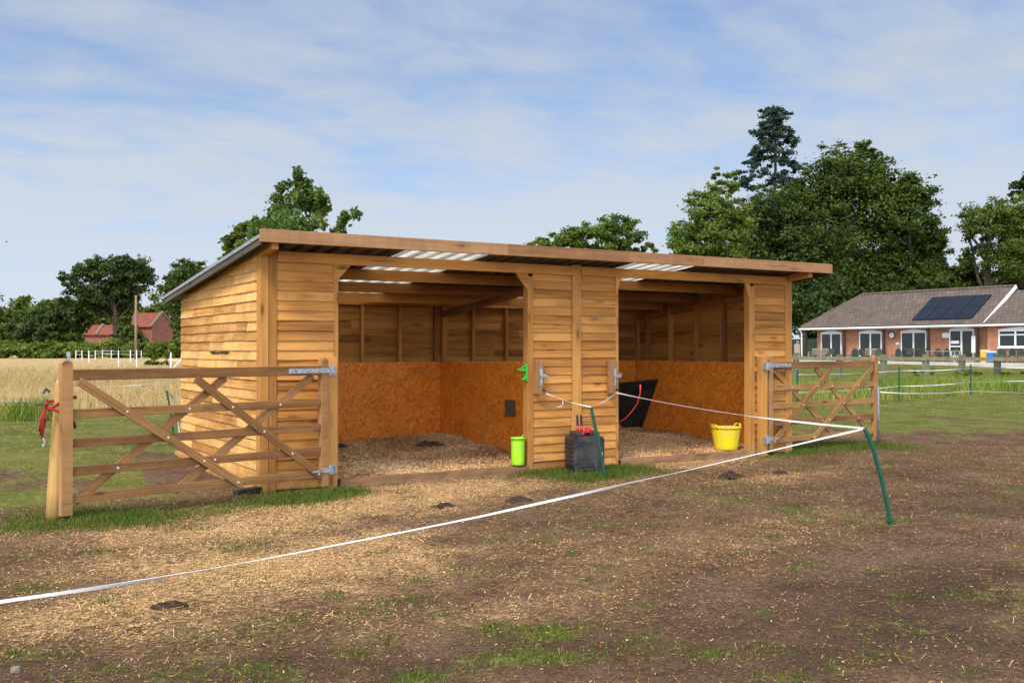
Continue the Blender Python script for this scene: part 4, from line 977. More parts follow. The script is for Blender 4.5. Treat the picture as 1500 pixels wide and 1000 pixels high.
# left hand group
tree('spreading dark oak with a level crown in the left distance', 'tree', [(160, 400, 34, 22), (195, 400, 30, 24), (178, 385, 18, 12), (115, 405, 28, 18), (100, 412, 14, 10), (140, 395, 20, 14), (205, 415, 22, 22), (160, 430, 44, 22), (120, 440, 42, 24), (85, 466, 44, 22), (60, 482, 44, 20), (95, 474, 36, 18), (190, 440, 20, 22), (70, 488, 50, 16), (160, 452, 30, 20)],
     166, .3, 48000, M['leaf_dark'], 51, 178, .5, 'trees of the left distance', tb=.02, shell=.45, cl=.33)
tree('dark leafy tree between the oak and the side wall', 'tree', [(270, 405, 28, 22), (250, 420, 20, 18), (290, 420, 26, 34), (275, 450, 30, 40), (290, 480, 36, 30), (248, 440, 12, 18)], 150, .27, 26000, M['leaf_dark'], 53, 270, .4, 'trees of the left distance', tb=.2)
tree('small bushy tree beside the far pole', 'tree', [(186, 486, 13, 15), (176, 494, 12, 12), (196, 494, 14, 13), (183, 472, 10, 12), (208, 500, 12, 8)],
     160, .26, 9000, M['leaf_mid'], 55, 188, .2, 'trees of the left distance', tb=-.1, shell=.2)
def mass(name, lab, cat, segs, dep, size, n, mat, seed, kind=None, tb=0., **kw):
    B = []; s_ = dep/F; r_ = random.Random(seed)
    for (x, y, rx, ry) in segs: B.append((A(x, y, dep)+cf*r_.uniform(-2, 2), np.array([rx*s_, rx*s_, ry*s_])))
    o = leaves(B, n, size, mat, seed, None, name, tb=tb, low=-1.1, **kw); tag(o, lab, cat, kind=kind); return o
mass('distant_woodland', 'far dark woodland on the left skyline', 'woodland', [(x, 474+3*math.sin(x*.13), 28, 36+5*math.sin(x*.31)+3*math.sin(x*.11)) for x in range(-60, 330, 14)]+[(x, 500, 26, 16) for x in range(-60, 330, 16)], 230, .6, 52000, M['leaf_mid'], 61, 'stuff', .1, shell=.35)
mass('hedge', 'clipped green hedge along the far side of the dry field', 'hedge', [(x, 513, 14, 12+1.2*math.sin(x*.2)) for x in range(-40, 345, 7)], 156, .28, 64000, M['leaf_yel'], 63, None, .12, shell=.1, cl=.5)
mass('shrub', 'low green shrub among the white fence posts', 'shrub', [(222, 531, 10, 7), (235, 529, 9, 9), (212, 533, 7, 4), (247, 532, 6, 5)], 88, .13, 1600, M['leaf_mid'], 65, None, .15)
mass('distant_woodland', 'far dark tree belt behind the bungalow', 'woodland', [(x, 470+4*math.sin(x*.21), 30, 42) for x in range(1090, 1560, 18)], 125, .36, 30000, M['leaf_dark'], 67, 'stuff', .1, shell=.15)
mass('bramble_bush', 'straggling bramble bush below the post and rail fence', 'bush', [(1360, 545, 22, 8), (1385, 545, 16, 8), (1335, 548, 12, 6), (1420, 549, 24, 6), (1475, 549, 24, 6)], 42, .06, 3400, M['leaf_yel'], 69, None, .1, shell=.1)

# ------------------------------------------------------------------ bungalow
def bx3(mb, *a): mb.box(*a); return mb
BO = A(1171, 527, 78.); e1 = cr*.52-cf*.85; e1 = P3(e1[0], e1[1], 0); e1 /= np.linalg.norm(e1); e2 = P3(-e1[1], e1[0], 0)
ang = math.atan2(e1[1], e1[0]); bz = float(BO[2])
bu = empty('bungalow', (BO[0], BO[1], bz), ang); tag(bu, 'red brick bungalow with brown tiled roof and solar panels', 'bungalow')
def loc(p): d = np.array(p)-P3(BO[0], BO[1], bz); return P3(d@e1, d@e2, d[2])
WY = .8; EZ = 2.5; HP = 3.5; RZ = 5.0
def wx(px, y=WY): return float(loc(RP(px, 500, P3(BO[0], BO[1], 0)+e2*y, e2))[0])
XE = wx(1438, 0.)
def ubox(mb, x0, x1, y0, y1, z0, z1):
    for f_, uv_ in (([(x0, y0, z0), (x1, y0, z0), (x1, y0, z1), (x0, y0, z1)], 0), ([(x1, y1, z0), (x0, y1, z0), (x0, y1, z1), (x1, y1, z1)], 0), ([(x0, y1, z0), (x0, y0, z0), (x0, y0, z1), (x0, y1, z1)], 1), ([(x1, y0, z0), (x1, y1, z0), (x1, y1, z1), (x1, y0, z1)], 1), ([(x0, y0, z1), (x1, y0, z1), (x1, y1, z1), (x0, y1, z1)], 2), ([(x0, y1, z0), (x1, y1, z0), (x1, y0, z0), (x0, y0, z0)], 2)):
        mb.face(f_, [(p[0], p[2]) if uv_ == 0 else (p[1], p[2]) if uv_ == 1 else (p[0], p[1]) for p in f_])
WING = 13.
mb = MB(); ubox(mb, 1.05, XE+.3, WY, 2*HP-.5, -.3, EZ-.02); mb.build('wall', M['brick'], bu)
mb = MB(); ubox(mb, XE+.302, XE+WING, WY-.65, 2*HP-.5, -.3, EZ-.02); mb.build('wall', M['brick'], bu)
# gable triangle at the right end of the main roof
mb = MB(); mb.face([(XE+.1, .2, EZ), (XE+.1, 2*HP-.2, EZ), (XE+.1, HP, RZ-.12)], [(.2, EZ), (2*HP-.2, EZ), (HP, RZ)]); mb.face([(XE-.1, .2, EZ), (XE-.1, HP, RZ-.12), (XE-.1, 2*HP-.2, EZ)], [(.2, EZ), (HP, RZ), (2*HP-.2, EZ)]); mb.build('gable', M['brown'], bu)
s3 = math.hypot(HP, RZ-EZ)
mb = MB()
HX = 3.1
def rface(pts): 
    def uvp(p):
        return (p[0], (p[2]-EZ)/(RZ-EZ)*s3)
    mb.face(pts, [uvp(p) for p in pts])
rface([(0, 0, EZ), (XE+.15, 0, EZ), (XE+.15, HP, RZ), (HX, HP, RZ)]); rface([(XE+.15, 2*HP, EZ), (0, 2*HP, EZ), (HX, HP, RZ), (XE+.15, HP, RZ)])
mb.face([(0, 2*HP, EZ), (0, 0, EZ), (HX, HP, RZ)], [(2*HP, 0), (0, 0), (HP, s3)])
mr = mb.build('roof', M['tile'], bu); s_ = mr.modifiers.new('thick', 'SOLIDIFY'); s_.thickness = .1; s_.offset = -1
mb = MB(); dzr = .28
rface([(XE+.2, -.25, EZ-.05), (XE+WING+.4, -.25, EZ-.05), (XE+WING+.4, HP, RZ-dzr), (XE+.2, HP, RZ-dzr)]); rface([(XE+WING+.4, 2*HP, EZ), (XE+.2, 2*HP, EZ), (XE+.2, HP, RZ-dzr), (XE+WING+.4, HP, RZ-dzr)])
mr2 = mb.build('roof', M['tile'], bu); s_ = mr2.modifiers.new('thick', 'SOLIDIFY'); s_.thickness = .1; s_.offset = -1
mb = MB(); mb.beam((XE+.19, -.05, EZ-.06), (XE+.19, HP, RZ-.02), .05, .22); mb.build('barge_board', M['white'], bu)
mb = MB(); mb.tube([(HX, HP, RZ+.02), (XE+.15, HP, RZ+.02)], .1, 8); mb.tube([(.1, .1, EZ+.06), (HX, HP, RZ+.02)], .08, 8); mb.build('ridge_tiles', M['tile'], bu)
mb = MB(); mb.box(-.02, XE+.15, -.12, -.02, EZ-.16, EZ-.08); mb.box(-.02, XE+.1, -.02, .02, EZ-.22, EZ-.06); mb.build('gutter', M['white'], bu, .02)
mb = MB(); mb.box(XE+.25, XE+WING, -.37, -.27, EZ-.2, EZ-.08); mb.build('gutter', M['white'], bu, .02)
mb = MB(); mb.box(.02, XE+.28, .03, WY-.01, EZ-.2, EZ-.14); mb.build('soffit', M['brown'], bu)
mb = MB(); mb.tube([(.05, -.05, EZ-.15), (.12, .12, EZ-.45), (.12, .12, .0)], .055, 8); mb.build('downpipe', M['white'], bu)
for px in (1180, 1236, 1294, 1359, 1431):
    x = wx(px, .12); MB().box(x-.08, x+.08, .08, .24, .0, EZ-.2).build('veranda_post', M['brown'], bu)
def win(x0, x1, z0, z1, arch=True, mull=1, y=WY):
    fr = MB(); w = .09
    fr.box(x0, x0+w, y-.05, y+.03, z0, z1); fr.box(x1-w, x1, y-.05, y+.03, z0, z1); fr.box(x0+w, x1-w, y-.05, y+.03, z1-w, z1); fr.box(x0+w, x1-w, y-.05, y+.03, z0, z0+w)
    for i in range(mull):
        xm = x0+(x1-x0)*(i+1)/(mull+1); fr.box(xm-.06, xm+.06, y-.045, y+.03, z0+w, z1-w)
    if arch: fr.prism([(x0, z1+.001)]+[(x0+(x1-x0)*t, z1+.04+.14*math.sin(math.pi*t)) for t in np.linspace(0, 1, 9)]+[(x1, z1+.001)], y-.05, y+.03, 1)
    o = fr.build('window', M['white'], bu); MB().box(x0+w, x1-w, y-.02, y-.004, z0+w, z1-w).build('pane', M['glass'], o); return o
for a, b in ((1203, 1233), (1259, 1292), (1320, 1357.5)): win(wx(a), wx(b), .05, 2.05)
x0, x1 = wx(1391), wx(1427)
xm = x0+(x1-x0)*.5
win(x0, x1, .05, 2.13, True, 1)
d_ = MB(); d_.box(x0+.1, xm-.06, WY-.075, WY-.052, .1, .72); d_.box(x0+.1, xm-.06, WY-.075, WY-.052, .98, 1.06); dr = d_.build('door', M['white'], bu); MB().box(x0+.16, xm-.14, WY-.085, WY-.0755, 1.2, 1.4).build('notice', M['white'], dr)
MB().box(wx(1427), wx(1437), WY-.3, WY-.26, .6, 1.7).build('side_frame', M['white'], bu)
wy2 = WY-.65
xa = float(loc(RP(1463, 500, P3(BO[0], BO[1], 0)+e2*wy2, e2))[0])
win(xa, xa+3.4, .95, 2.05, True, 2, wy2)
mb = MB(); mb.box(xa-.05, xa+3.45, wy2-.12, wy2, .88, .95); mb.build('window_sill', M['white'], bu)
mb = MB(); mb.box(xa+.1, xa+3.3, wy2-.055, wy2-.045, 1.7, 1.78); mb.build('transom', M['white'], bu)
pc = loc(RP(1307, 491, P3(BO[0], BO[1], 0)+e2*WY, e2))
def disc(mb, x, y0, y1, z, r, n=20): mb.prism([(x+r*math.cos(t), z+r*math.sin(t)) for t in np.linspace(0, 2*math.pi, n+1)[:-1]], y0, y1, 1)
mb = MB(); disc(mb, pc[0], WY-.06, WY-.002, pc[2], .27); ck = mb.build('wall_clock', M['black'], bu)
mb = MB(); disc(mb, pc[0], WY-.068, WY-.061, pc[2], .2); mb.build('dial', M['white'], ck)
mb = MB(); mb.beam((pc[0], WY-.072, pc[2]), (pc[0]+.02, WY-.072, pc[2]+.15), .005, .02, (0, 1, 0)); mb.beam((pc[0], WY-.072, pc[2]), (pc[0]+.1, WY-.072, pc[2]-.03), .005, .02, (0, 1, 0)); mb.build('hands', M['black'], ck)
ps = loc(RP(1385.5, 491, P3(BO[0], BO[1], 0)+e2*WY, e2)); MB().box(ps[0]-.26, ps[0]+.26, WY-.03, WY-.002, ps[2]-.16, ps[2]+.16).build('notice_board', M['white'], bu)
pv = loc(RP(1315, 503, P3(BO[0], BO[1], 0)+e2*WY, e2)); MB().box(pv[0]-.14, pv[0]+.14, WY-.03, WY-.002, pv[2]-.07, pv[2]+.07).build('vent', M['white'], bu)
# solar panels on the roof plane
rn = np.cross(e1, e2*HP+P3(0, 0, RZ-EZ)); rn /= np.linalg.norm(rn); rp0 = P3(BO[0], BO[1], bz+EZ)
cn = [loc(RP(px, py, rp0+rn*.12, rn)) for px, py in ((1334.5, 467), (1422, 464.5), (1456, 429), (1367, 434))]
xl, xr = (cn[0][0]+cn[3][0])/2, (cn[1][0]+cn[2][0])/2; yl, yh = (cn[0][1]+cn[1][1])/2, (cn[2][1]+cn[3][1])/2
sl_ = (RZ-EZ)/HP
for i in range(4):
    for j in range(2):
        a0, a1 = xl+(xr-xl)*i/4, xl+(xr-xl)*(i+1)/4-.04; b0, b1 = yl+(yh-yl)*j/2, yl+(yh-yl)*(j+1)/2-.03
        q = [(a0, b0), (a1, b0), (a1, b1), (a0, b1)]; mb = MB(); lo = [(x, y, EZ+y*sl_+.05) for x, y in q]; hi = [(x, y, EZ+y*sl_+.11) for x, y in q]
        mb.face(hi)
        for k_ in range(4): l_ = (k_+1) % 4; mb.face([lo[k_], lo[l_], hi[l_], hi[k_]])
        mb.build('solar_panel', M['solar'], mr)
# terrace
mb = MB(); mb.box(-2.5, XE+WING, -3.6, WY+.2, -.6, -.02); t_ = mb.build('terrace', M['paving']); t_.location = bu.location; t_.rotation_euler = bu.rotation_euler; tag(t_, kind='structure')
def onterr(px, y): # local point on terrace at depth y
    return (wx(px, y), y)
def place(o, px, y, rz=0.):
    x = wx(px, y); p = P3(BO[0], BO[1], bz-.02)+e1*x+e2*y; o.location = p; o.rotation_euler = (0, 0, ang+rz); return o
def make_bench(mat, L=1.6):
    e = empty('garden_bench'); 
    mb = MB()
    for i in range(3): mb.box(-L/2, L/2, -.2+i*.15, -.08+i*.15, .42, .45)
    mb.build('seat', mat, e)
    mb = MB(); mb.box(-L/2, L/2, .25, .29, .82, .9)
    for i in range(13): x = -L/2+.06+i*(L-.12)/12; mb.box(x-.025, x+.025, .255, .285, .452, .82)
    mb.build('backrest', mat, e)
    for x in (-L/2, L/2-.06):
        MB().box(x, x+.06, -.22, -.16, 0, .62).build('leg', mat, e); MB().box(x, x+.06, .24, .30, 0, .418).build('leg', mat, e); MB().box(x, x+.06, -.158, .24, .6, .65).build('armrest', mat, e)
    return e
def make_chair(mat):
    e = empty('garden_chair'); MB().box(-.24, .24, -.24, .22, .42, .46).build('seat', mat, e, .01)
    mb = MB(); mb.prism([(-.24, .47)]+[(-.25+.5*t, .72+.2*math.sin(math.pi*t)) for t in np.linspace(0, 1, 8)]+[(.24, .47)], .2, .235, 1); mb.build('backrest', mat, e)
    for x in (-.22, .18):
        for y in (-.22, .16): MB().box(x, x+.04, y, y+.04, 0, .42).build('leg', mat, e)
    return e
BG = 'garden benches on the terrace'; CG = 'garden chairs on the terrace'
bt = make_bench(M['teak']); place(bt, 1198, .35); tag(bt, 'pale slatted garden bench below the leftmost patio doors', 'bench', BG)
b2_ = copy_tree(bt); place(b2_, 1277, .5); tag(b2_, 'pale slatted garden bench below the second patio doors', 'bench', BG)
b3_ = make_bench(M['dkwood'], 1.9); place(b3_, 1337, .2); tag(b3_, 'dark slatted garden bench below the third patio doors', 'bench', BG)
ch0 = None
for i, (px, y, rz, lab) in enumerate(((1217, .2, .4, 'dark garden chair between the leftmost bench and the first veranda post'), (1225, -.5, -.5, 'dark garden chair right before the first veranda post'), (1250, .5, .2, 'round backed dark chair left of the second bench'), (1257, -.2, -.3, 'dark chair touching the second pale bench'), (1287, -.3, .6, 'dark chair in front of the second bench'),
                                       (1313, .3, 0, 'round backed chair below the vent, left of the dark bench'), (1331, -.7, .2, 'dark chair in front of the dark bench, left one'), (1348, -.7, -.3, 'dark chair in front of the dark bench, right one'), (1372, .3, .2, 'dark green chair under the white notice, left one'), (1383, .3, -.2, 'dark green chair under the white notice, right one'), (1398, -.6, .3, 'dark chair before the open white door'),
                                       (1466, -.6, .3, 'dark chair below the left part of the wing window'), (1479, -.6, -.2, 'dark chair below the middle of the wing window'), (1493, -.6, .1, 'dark chair below the right part of the wing window'))):
    if ch0 is None: ch0 = make_chair(M['chair']); q = ch0
    else: q = copy_tree(ch0)
    place(q, px, y, rz); tag(q, lab, 'chair', CG)
tb_ = empty('garden_table'); mb = MB(); mb.box(-1.1, 1.1, -.4, .4, .7, .74); mb.build('tabletop', M['teak'], tb_)
for x in (-1., .94):
    for y in (-.35, .29): MB().box(x, x+.06, y, y+.06, 0, .7).build('leg', M['teak'], tb_)
place(tb_, 1383, -1.6); tag(tb_, 'grey garden table in front of the dark green chairs', 'table')
def make_bin(mat, h, lid):
    e = empty('waste_bin'); mb = MB(); mb.prism([(-.24, 0), (.24, 0), (.29, h), (-.29, h)], -.25, .25, 1); mb.build('body', mat, e, .03); mb = MB(); mb.box(-.31, .31, -.28, .28, h+.002, h+.1); mb.build('lid', lid, e, .03); e.scale = (.72, .72, .85); return e
q = make_bin(plain('yellow_bin_plastic', (.7, .42, .02)), .85, plain('cream_lid', (.75, .6, .35))); place(q, 1443, -1.1); tag(q, 'yellow bin with pale lid on the terrace', 'bin', 'bins on the terrace')
q = make_bin(M['bluebin'], .75, M['white']); place(q, 1452, -1.2); tag(q, 'blue bin with white lid on the terrace', 'bin', 'bins on the terrace')
es = empty('easel_stand'); mb = MB(); mb.beam((-.25, 0, 0), (-.05, .1, 1.5), .05, .05); mb.build('leg', M['teak'], es); mb = MB(); mb.beam((.3, 0, 0), (.05, .1, 1.5), .05, .05); mb.build('leg', M['teak'], es); mb = MB(); mb.box(-.28, .28, .03, .06, .55, 1.25); mb.build('board', M['teak'], es)
place(es, 1167, -.5); tag(es, 'wooden easel stand left of the white downpipe', 'easel')
mb = MB(); 
for i in range(12): mb.box(-9.5+i*.84, -9.5+i*.84+.82, 3.0, 3.04, -.1, 1.65)
sf = mb.build('screen_fence', M['screen']); sf.location = bu.location; sf.rotation_euler = bu.rotation_euler; tag(sf, 'dark green solid screen fence left of the bungalow', 'fence')

# ------------------------------------------------------------------ post and rail fence below the terrace
fe = empty('post_and_rail_fence'); tag(fe, 'weathered post and rail fence below the bungalow terrace', 'fence')
fd = 46.; pp = []
for i, px in enumerate((1120, 1166, 1230, 1294.5, 1356, 1409, 1461, 1512)):
    d_ = fd-1.2*i*.6; p = A(px, 548, d_); p[2] = float(hgt(p[0], p[1])); pp.append(p)
    MB().box(p[0]-.1, p[0]+.1, p[1]-.1, p[1]+.1, p[2]-.1, p[2]+1.18).build('post', M['greywood'], fe)
for a, b in zip(pp[:-1], pp[1:]):
    for z, h in ((1.0, .16), (.45, .0)):
        if h:
            mb = MB(); a_ = a+P3(0, 0, z)-cf*.12; b_ = b+P3(0, 0, z)-cf*.12; d_ = (b_-a_); d_ /= np.linalg.norm(d_); mb.beam(a_+d_*.003, b_-d_*.003, .06, h); mb.build('rail', M['moss'], fe)
# ------------------------------------------------------------------ electric fence on the right
eps = []
for px, py, lab in ((1168, 600, 'thin green post seen through the right gate'), (1317, 588, 'thin green fence post right beyond the right gate'), (1422, 580, 'thin green fence post in front of the brambles'), (1560, 572, 'thin green fence post beyond the right edge')):
    p = G(px, py); p[2] = float(hgt(p[0], p[1])); eps.append(p)
    if px > 1500: continue
    plastic_post([p, p+P3(0, 0, .4), p+P3(.01, 0, .95)], 'electric_fence_post', lab, .02)
TG2 = 'white electric fence tapes'
for z, lab in ((.84, 'upper white tape between the thin green posts on the right'), (.42, 'lower white tape between the thin green posts on the right')):
    pts = []
    for a, b in zip(eps[:-1], eps[1:]): pts += linepts(a+P3(0, 0, z), b+P3(0, 0, z), 5, .03)[:-1]
    pts.append(eps[-1]+P3(0, 0, z)); ribbon(pts, .022, M['tape'], 'fence_tape', lab, 'fence tape', TG2, .4, sub=3)
gp = G(1287, 645, .1); e0 = P3(gp[0]+.035, gp[1], .80); e9 = A(1530, 578, 15.5)
ribbon(linepts(e0, A(1420, 573, 14.2), 5, .03)+[A(1500, 575.5, 15.2), e9], .016, M['tape'], 'fence_tape', 'white tape leading from the right gate towards the right edge', 'fence tape', TG2, .6, sub=4)

# ------------------------------------------------------------------ left field fences
FG = 'white posts of the far field fence'
wp = []; posts = ((111, 527, 1.25), (120, 527, 1.25), (130, 530, 1.3), (139.5, 526, 1.3), (150, 525, 1.3), (163, 525, 1.25), (173.5, 538, 1.3), (191, 529, 1.3), (200, 540, 1.3), (207, 525, 1.2), (229, 524, 1.2))
names = ('leftmost white post of the far fence', 'second white post from the left of the far fence', 'dark streaked white post left of the thick one in the far fence', 'thick white post fourth from the left in the far fence', 'thick white post fifth from the left in the far fence', 'slim white post in the gap left of the tall near one', 'tall near white post left of the far pole', 'white post just left of the far pole', 'tall near white post in front of the far pole', 'short white post just right of the far pole', 'slim white post beside the shrub')
for (px, py, h), lab in zip(posts, names):
    p = G(px, py); p[2] = float(hgt(p[0], p[1])); wp.append(p+P3(0, 0, h)); mb = MB(); w_ = .045 if py < 535 else .03
    mb.prism([(p[0]-w_, p[2]-.1), (p[0]+w_, p[2]-.1), (p[0]+w_, p[2]+h-.05), (p[0], p[2]+h), (p[0]-w_, p[2]+h-.05)], p[1]-w_, p[1]+w_, 1)
    tag(mb.build('fence_post', M['white']), lab, 'fence post', FG)
for (px, py, h, w_, lab) in ((217, 521, 1.25, .16, 'broad white gate post in the far fence'), (247.5, 521, 1.3, .16, 'broad white gate post next to the side wall')):
    p = G(px, py); mb = MB(); mb.box(p[0]-w_, p[0]+w_, p[1]-w_, p[1]+w_, -.1, h+.1); tag(mb.build('gate_post', M['white'], None, .03), lab, 'gate post', 'broad white gate posts')
p0, p1 = G(220, 522), G(275, 521); mb = MB()
d_ = (p1-p0)/np.linalg.norm(p1-p0)
for z in (.35, .62, .89): mb.beam(p0+P3(0, 0, z), p1+P3(0, 0, z), .04, .16)
tag(mb.build('board_fence', M['white']), 'white boarded fence far behind the side wall', 'fence')
for i in range(0, len(wp)-1):
    pass
order = [0, 1, 2, 3, 4, 5, 7, 9, 10]
ribbon([wp[i]+P3(0, 0, -.15) for i in order], .035, M['tape'], 'fence_tape', 'upper white tape strung along the far white posts', 'fence tape', TG2, .1, sub=2)
ribbon([wp[i]+P3(0, 0, -.55) for i in order], .05, M['tape'], 'fence_tape', 'lower white tape strung along the far white posts', 'fence tape', TG2, .1, sub=2)
ribbon([wp[2]+P3(0, 0, -.6), wp[6]+P3(0, 0, -.7), wp[8]+P3(0, 0, -.75), G(250, 545)+P3(0, 0, .75), G(275, 547)+P3(0, 0, .7)], .035, M['tape'], 'fence_tape', 'white tape joining the two tall near posts', 'fence tape', TG2, .1, sub=3)
p = G(250, 545); br = empty('strained_post', p); tag(br, 'white post with diagonal brace beside the side wall', 'fence post'); MB().box(-.035, .035, -.035, .035, -.1, 1.2).build('post', M['white'], br); mb = MB(); mb.beam(-cr*.05, cr*.8+P3(0, 0, 1.0), .05, .05); mb.build('brace', M['white'], br)
# wire fence at the edge of the dry field
wf = empty('wire_fence'); tag(wf, 'fine wire mesh fence along the edge of the dry field', 'fence')
a0 = G(-60, 606); a1 = G(100, 613); a2 = G(400, 600); lines = [a0, a1, a1*.5+a2*.5, a2]
for p in (a1,):
    mb = MB(); mb.box(p[0]-.035, p[0]+.035, p[1]-.008, p[1]+.0, -.1, 1.36); mb.box(p[0]-.035, p[0]-.027, p[1]+.0, p[1]+.06, -.1, 1.36); mb.build('angle_post', M['galv'], wf)
    mb = MB(); mb.box(p[0]-.06, p[0]-.036, p[1]-.02, p[1]+.02, 1.22, 1.28); mb.build('insulator', M['black'], wf)
mb = MB()
for a, b in zip(lines[:-1], lines[1:]):
    for z in (.15, .3, .45, .6, .75, .9, 1.02): mb.tube([a+P3(0, 0, z), b+P3(0, 0, z)], .0016, 4, cap=False)
    n_ = int(np.linalg.norm(b-a)/.16)
    for i in range(n_): q = a+(b-a)*i/n_; mb.tube([q, q+P3(0, 0, 1.02)], .0012, 3, cap=False)
mb.build('mesh', M['galv'], wf)
ribbon(linepts(a0+P3(0, 0, .32), a1+P3(0, 0, .36), 5, .02)+linepts(a1+P3(0, 0, .62), G(245, 598)+P3(0, 0, .62), 5, .02), .014, M['tape'], 'fence_tape', 'white tape on the wire fence left of the shelter', 'fence tape', TG2, .4, sub=3)
p = G(256, 646); plastic_post([p, A(250, 605, float((p-CAM)@cf)), A(244.5, 572, float((p-CAM)@cf))], 'electric_fence_post', 'green plastic post between the left gate and the side wall', .013)
dq = float((p-CAM)@cf)
ribbon([A(247, 575, dq), A(255, 583, dq+.2), A(259, 600, dq+.3), A(261, 620, dq+.3), A(264, 648, dq+.3)], .02, M['tape'], 'fence_tape', 'slack white tape hanging against the back corner of the side wall', 'fence tape', TG2, 3, sub=4)

# ------------------------------------------------------------------ farmhouse, pole, birds
def gable_house(name, lab, o, ex, L, W, h, rise, wall, roofm, parapet=None):
    ex = P3(ex[0], ex[1], 0)/np.linalg.norm(ex[:2]); a_ = math.atan2(ex[1], ex[0]); e = empty(name, (o[0], o[1], 0), a_); tag(e, lab, 'house')
    mb = MB(); ubox(mb, 0, L, 0, W, -.3, h)
    for x in (0, L): f_ = [(x, 0, h), (x, W, h), (x, W/2, h+rise)]; mb.face(f_ if x else f_[::-1], [(p[1], p[2]) for p in (f_ if x else f_[::-1])])
    wl = mb.build('wall', wall, e)
    mb = MB(); s_ = math.hypot(W/2, rise)
    f_ = [(-.1, -.35, h-.35*rise/W*2), (L+.1, -.35, h-.35*rise/W*2), (L+.1, W/2, h+rise+.02), (-.1, W/2, h+rise+.02)]; mb.face(f_, [(p[0], 0 if i < 2 else s_) for i, p in enumerate(f_)])
    f_ = [(L+.1, W+.35, h-.35*rise/W*2), (-.1, W+.35, h-.35*rise/W*2), (-.1, W/2, h+rise+.02), (L+.1, W/2, h+rise+.02)]; mb.face(f_, [(p[0], 0 if i < 2 else s_) for i, p in enumerate(f_)])
    r_ = mb.build('roof', roofm, e); m_ = r_.modifiers.new('thick', 'SOLIDIFY'); m_.thickness = .15; m_.offset = 1
    if parapet:
        for x in parapet:
            mb = MB(); mb.beam((x, -.4, h-.4*rise/W*2+.2), (x, W/2, h+rise+.25), .4, .35); mb.beam((x, W+.4, h-.4*rise/W*2+.2), (x, W/2, h+rise+.25), .4, .35); mb.build('gable_coping', M['stone'], e)
    return e
hd_ = 190.
e = gable_house('farm_house', 'old red brick house with stepped roof behind the oak', A(186, 515, hd_), cr*.88+cf*-.47, 6.6, 5.0, 5.7, 2.4, M['oldbrick'], M['redtile'], (0., 6.6))
e = gable_house('farm_house', 'low red brick outbuilding with red tiled roof left of the farm house', A(124, 515, hd_-5), cr*.99+cf*-.1, 9., 4.2, 4.1, 1.6, M['oldbrick'], M['redtile'], (0., 2.4))
pb_ = A(199, 522, 140.); pb_[2] = float(hgt(pb_[0], pb_[1])); mb = MB(); mb.tube([pb_+P3(0, 0, -.2), pb_+P3(0, 0, 4), pb_+P3(0, 0, 8.85)], [.2, .19, .15], 10); tag(mb.build('telegraph_pole', M['pole'], None, 0, True), 'plain brown wooden pole standing before the farm house', 'pole')
def bird(px, py, dep, s_, lab):
    c = A(px, py, dep); mb = MB(); d = cr*.5+P3(0, 0, .86)
    mb.tube([c-d*s_*.5, c-d*s_*.25, c+d*s_*.1, c+d*s_*.4, c+d*s_*.55], [s_*.03, s_*.1, s_*.13, s_*.08, s_*.02], 8); b_ = mb.build('bird', M['bird'], None, 0, True); tag(b_, lab, 'bird', 'birds in the sky')
    for sg in (-1, 1):
        mb = MB(); w0 = c+d*s_*.15; t_ = c+cr*sg*s_*.55+P3(0, 0, s_*(.25 if sg < 0 else .0)); m_ = (w0+t_)/2+d*s_*.12
        f_ = [w0+d*s_*.12, m_+d*s_*.05, t_, m_-d*s_*.18, w0-d*s_*.16]; g_ = [q+cf*.008 for q in f_]; mb.face(f_); mb.face(g_[::-1])
        for i in range(5): j = (i+1) % 5; mb.face([f_[i], f_[j], g_[j], g_[i]])
        mb.build('wing', M['bird'], b_)
bird(1370, 258, 60, .34, 'dark bird flying above the trees on the right'); bird(9.5, 354.5, 90, .22, 'tiny dark bird flying at the far left')

#@@LIGHT
# ------------------------------------------------------------------ sun and sky
SUN_AZ_VEC = P3(-1., -.62, 0); SUN_EL = R(50)
sd = SUN_AZ_VEC/np.linalg.norm(SUN_AZ_VEC)*math.cos(SUN_EL)+P3(0, 0, math.sin(SUN_EL))
sun = bpy.data.lights.new('sun', 'SUN'); sun.energy = 2.3; sun.angle = R(16); sun.color = (1, .93, .82)
so = bpy.data.objects.new('sun', sun); col.objects.link(so); so.rotation_euler = Vector(sd).to_track_quat('Z', 'Y').to_euler(); so.location = (-20, 0, 30)
w = bpy.data.worlds.new("World"); sc.world = w; w.use_nodes = True; t = w.node_tree; t.nodes.clear()
def wn(typ, ins=None, **kw):
    nd = t.nodes.new(typ)
    for k_, v in kw.items(): setattr(nd, k_, v)
    for k_, v in (ins or {}).items():
        if isinstance(v, bpy.types.NodeSocket): t.links.new(v, nd.inputs[k_])
        else: nd.inputs[k_].default_value = v
    return nd
sky = wn('ShaderNodeTexSky', sky_type='NISHITA', sun_disc=False, sun_elevation=SUN_EL, sun_rotation=math.atan2(sd[0], sd[1]), air_density=1.0, dust_density=.5, ozone_density=2.4)
tc = wn('ShaderNodeTexCoord'); sx = wn('ShaderNodeSeparateXYZ', {0: tc.outputs['Generated']})
zz_ = wn('ShaderNodeMath', {0: sx.outputs[2], 1: .12}, operation='ADD'); zz_ = wn('ShaderNodeMath', {0: zz_.outputs[0], 1: .03}, operation='MAXIMUM')
ux = wn('ShaderNodeMath', {0: sx.outputs[0], 1: zz_.outputs[0]}, operation='DIVIDE'); uy = wn('ShaderNodeMath', {0: sx.outputs[1], 1: zz_.outputs[0]}, operation='DIVIDE')
cv = wn('ShaderNodeCombineXYZ', {0: ux.outputs[0], 1: uy.outputs[0], 2: 0.})
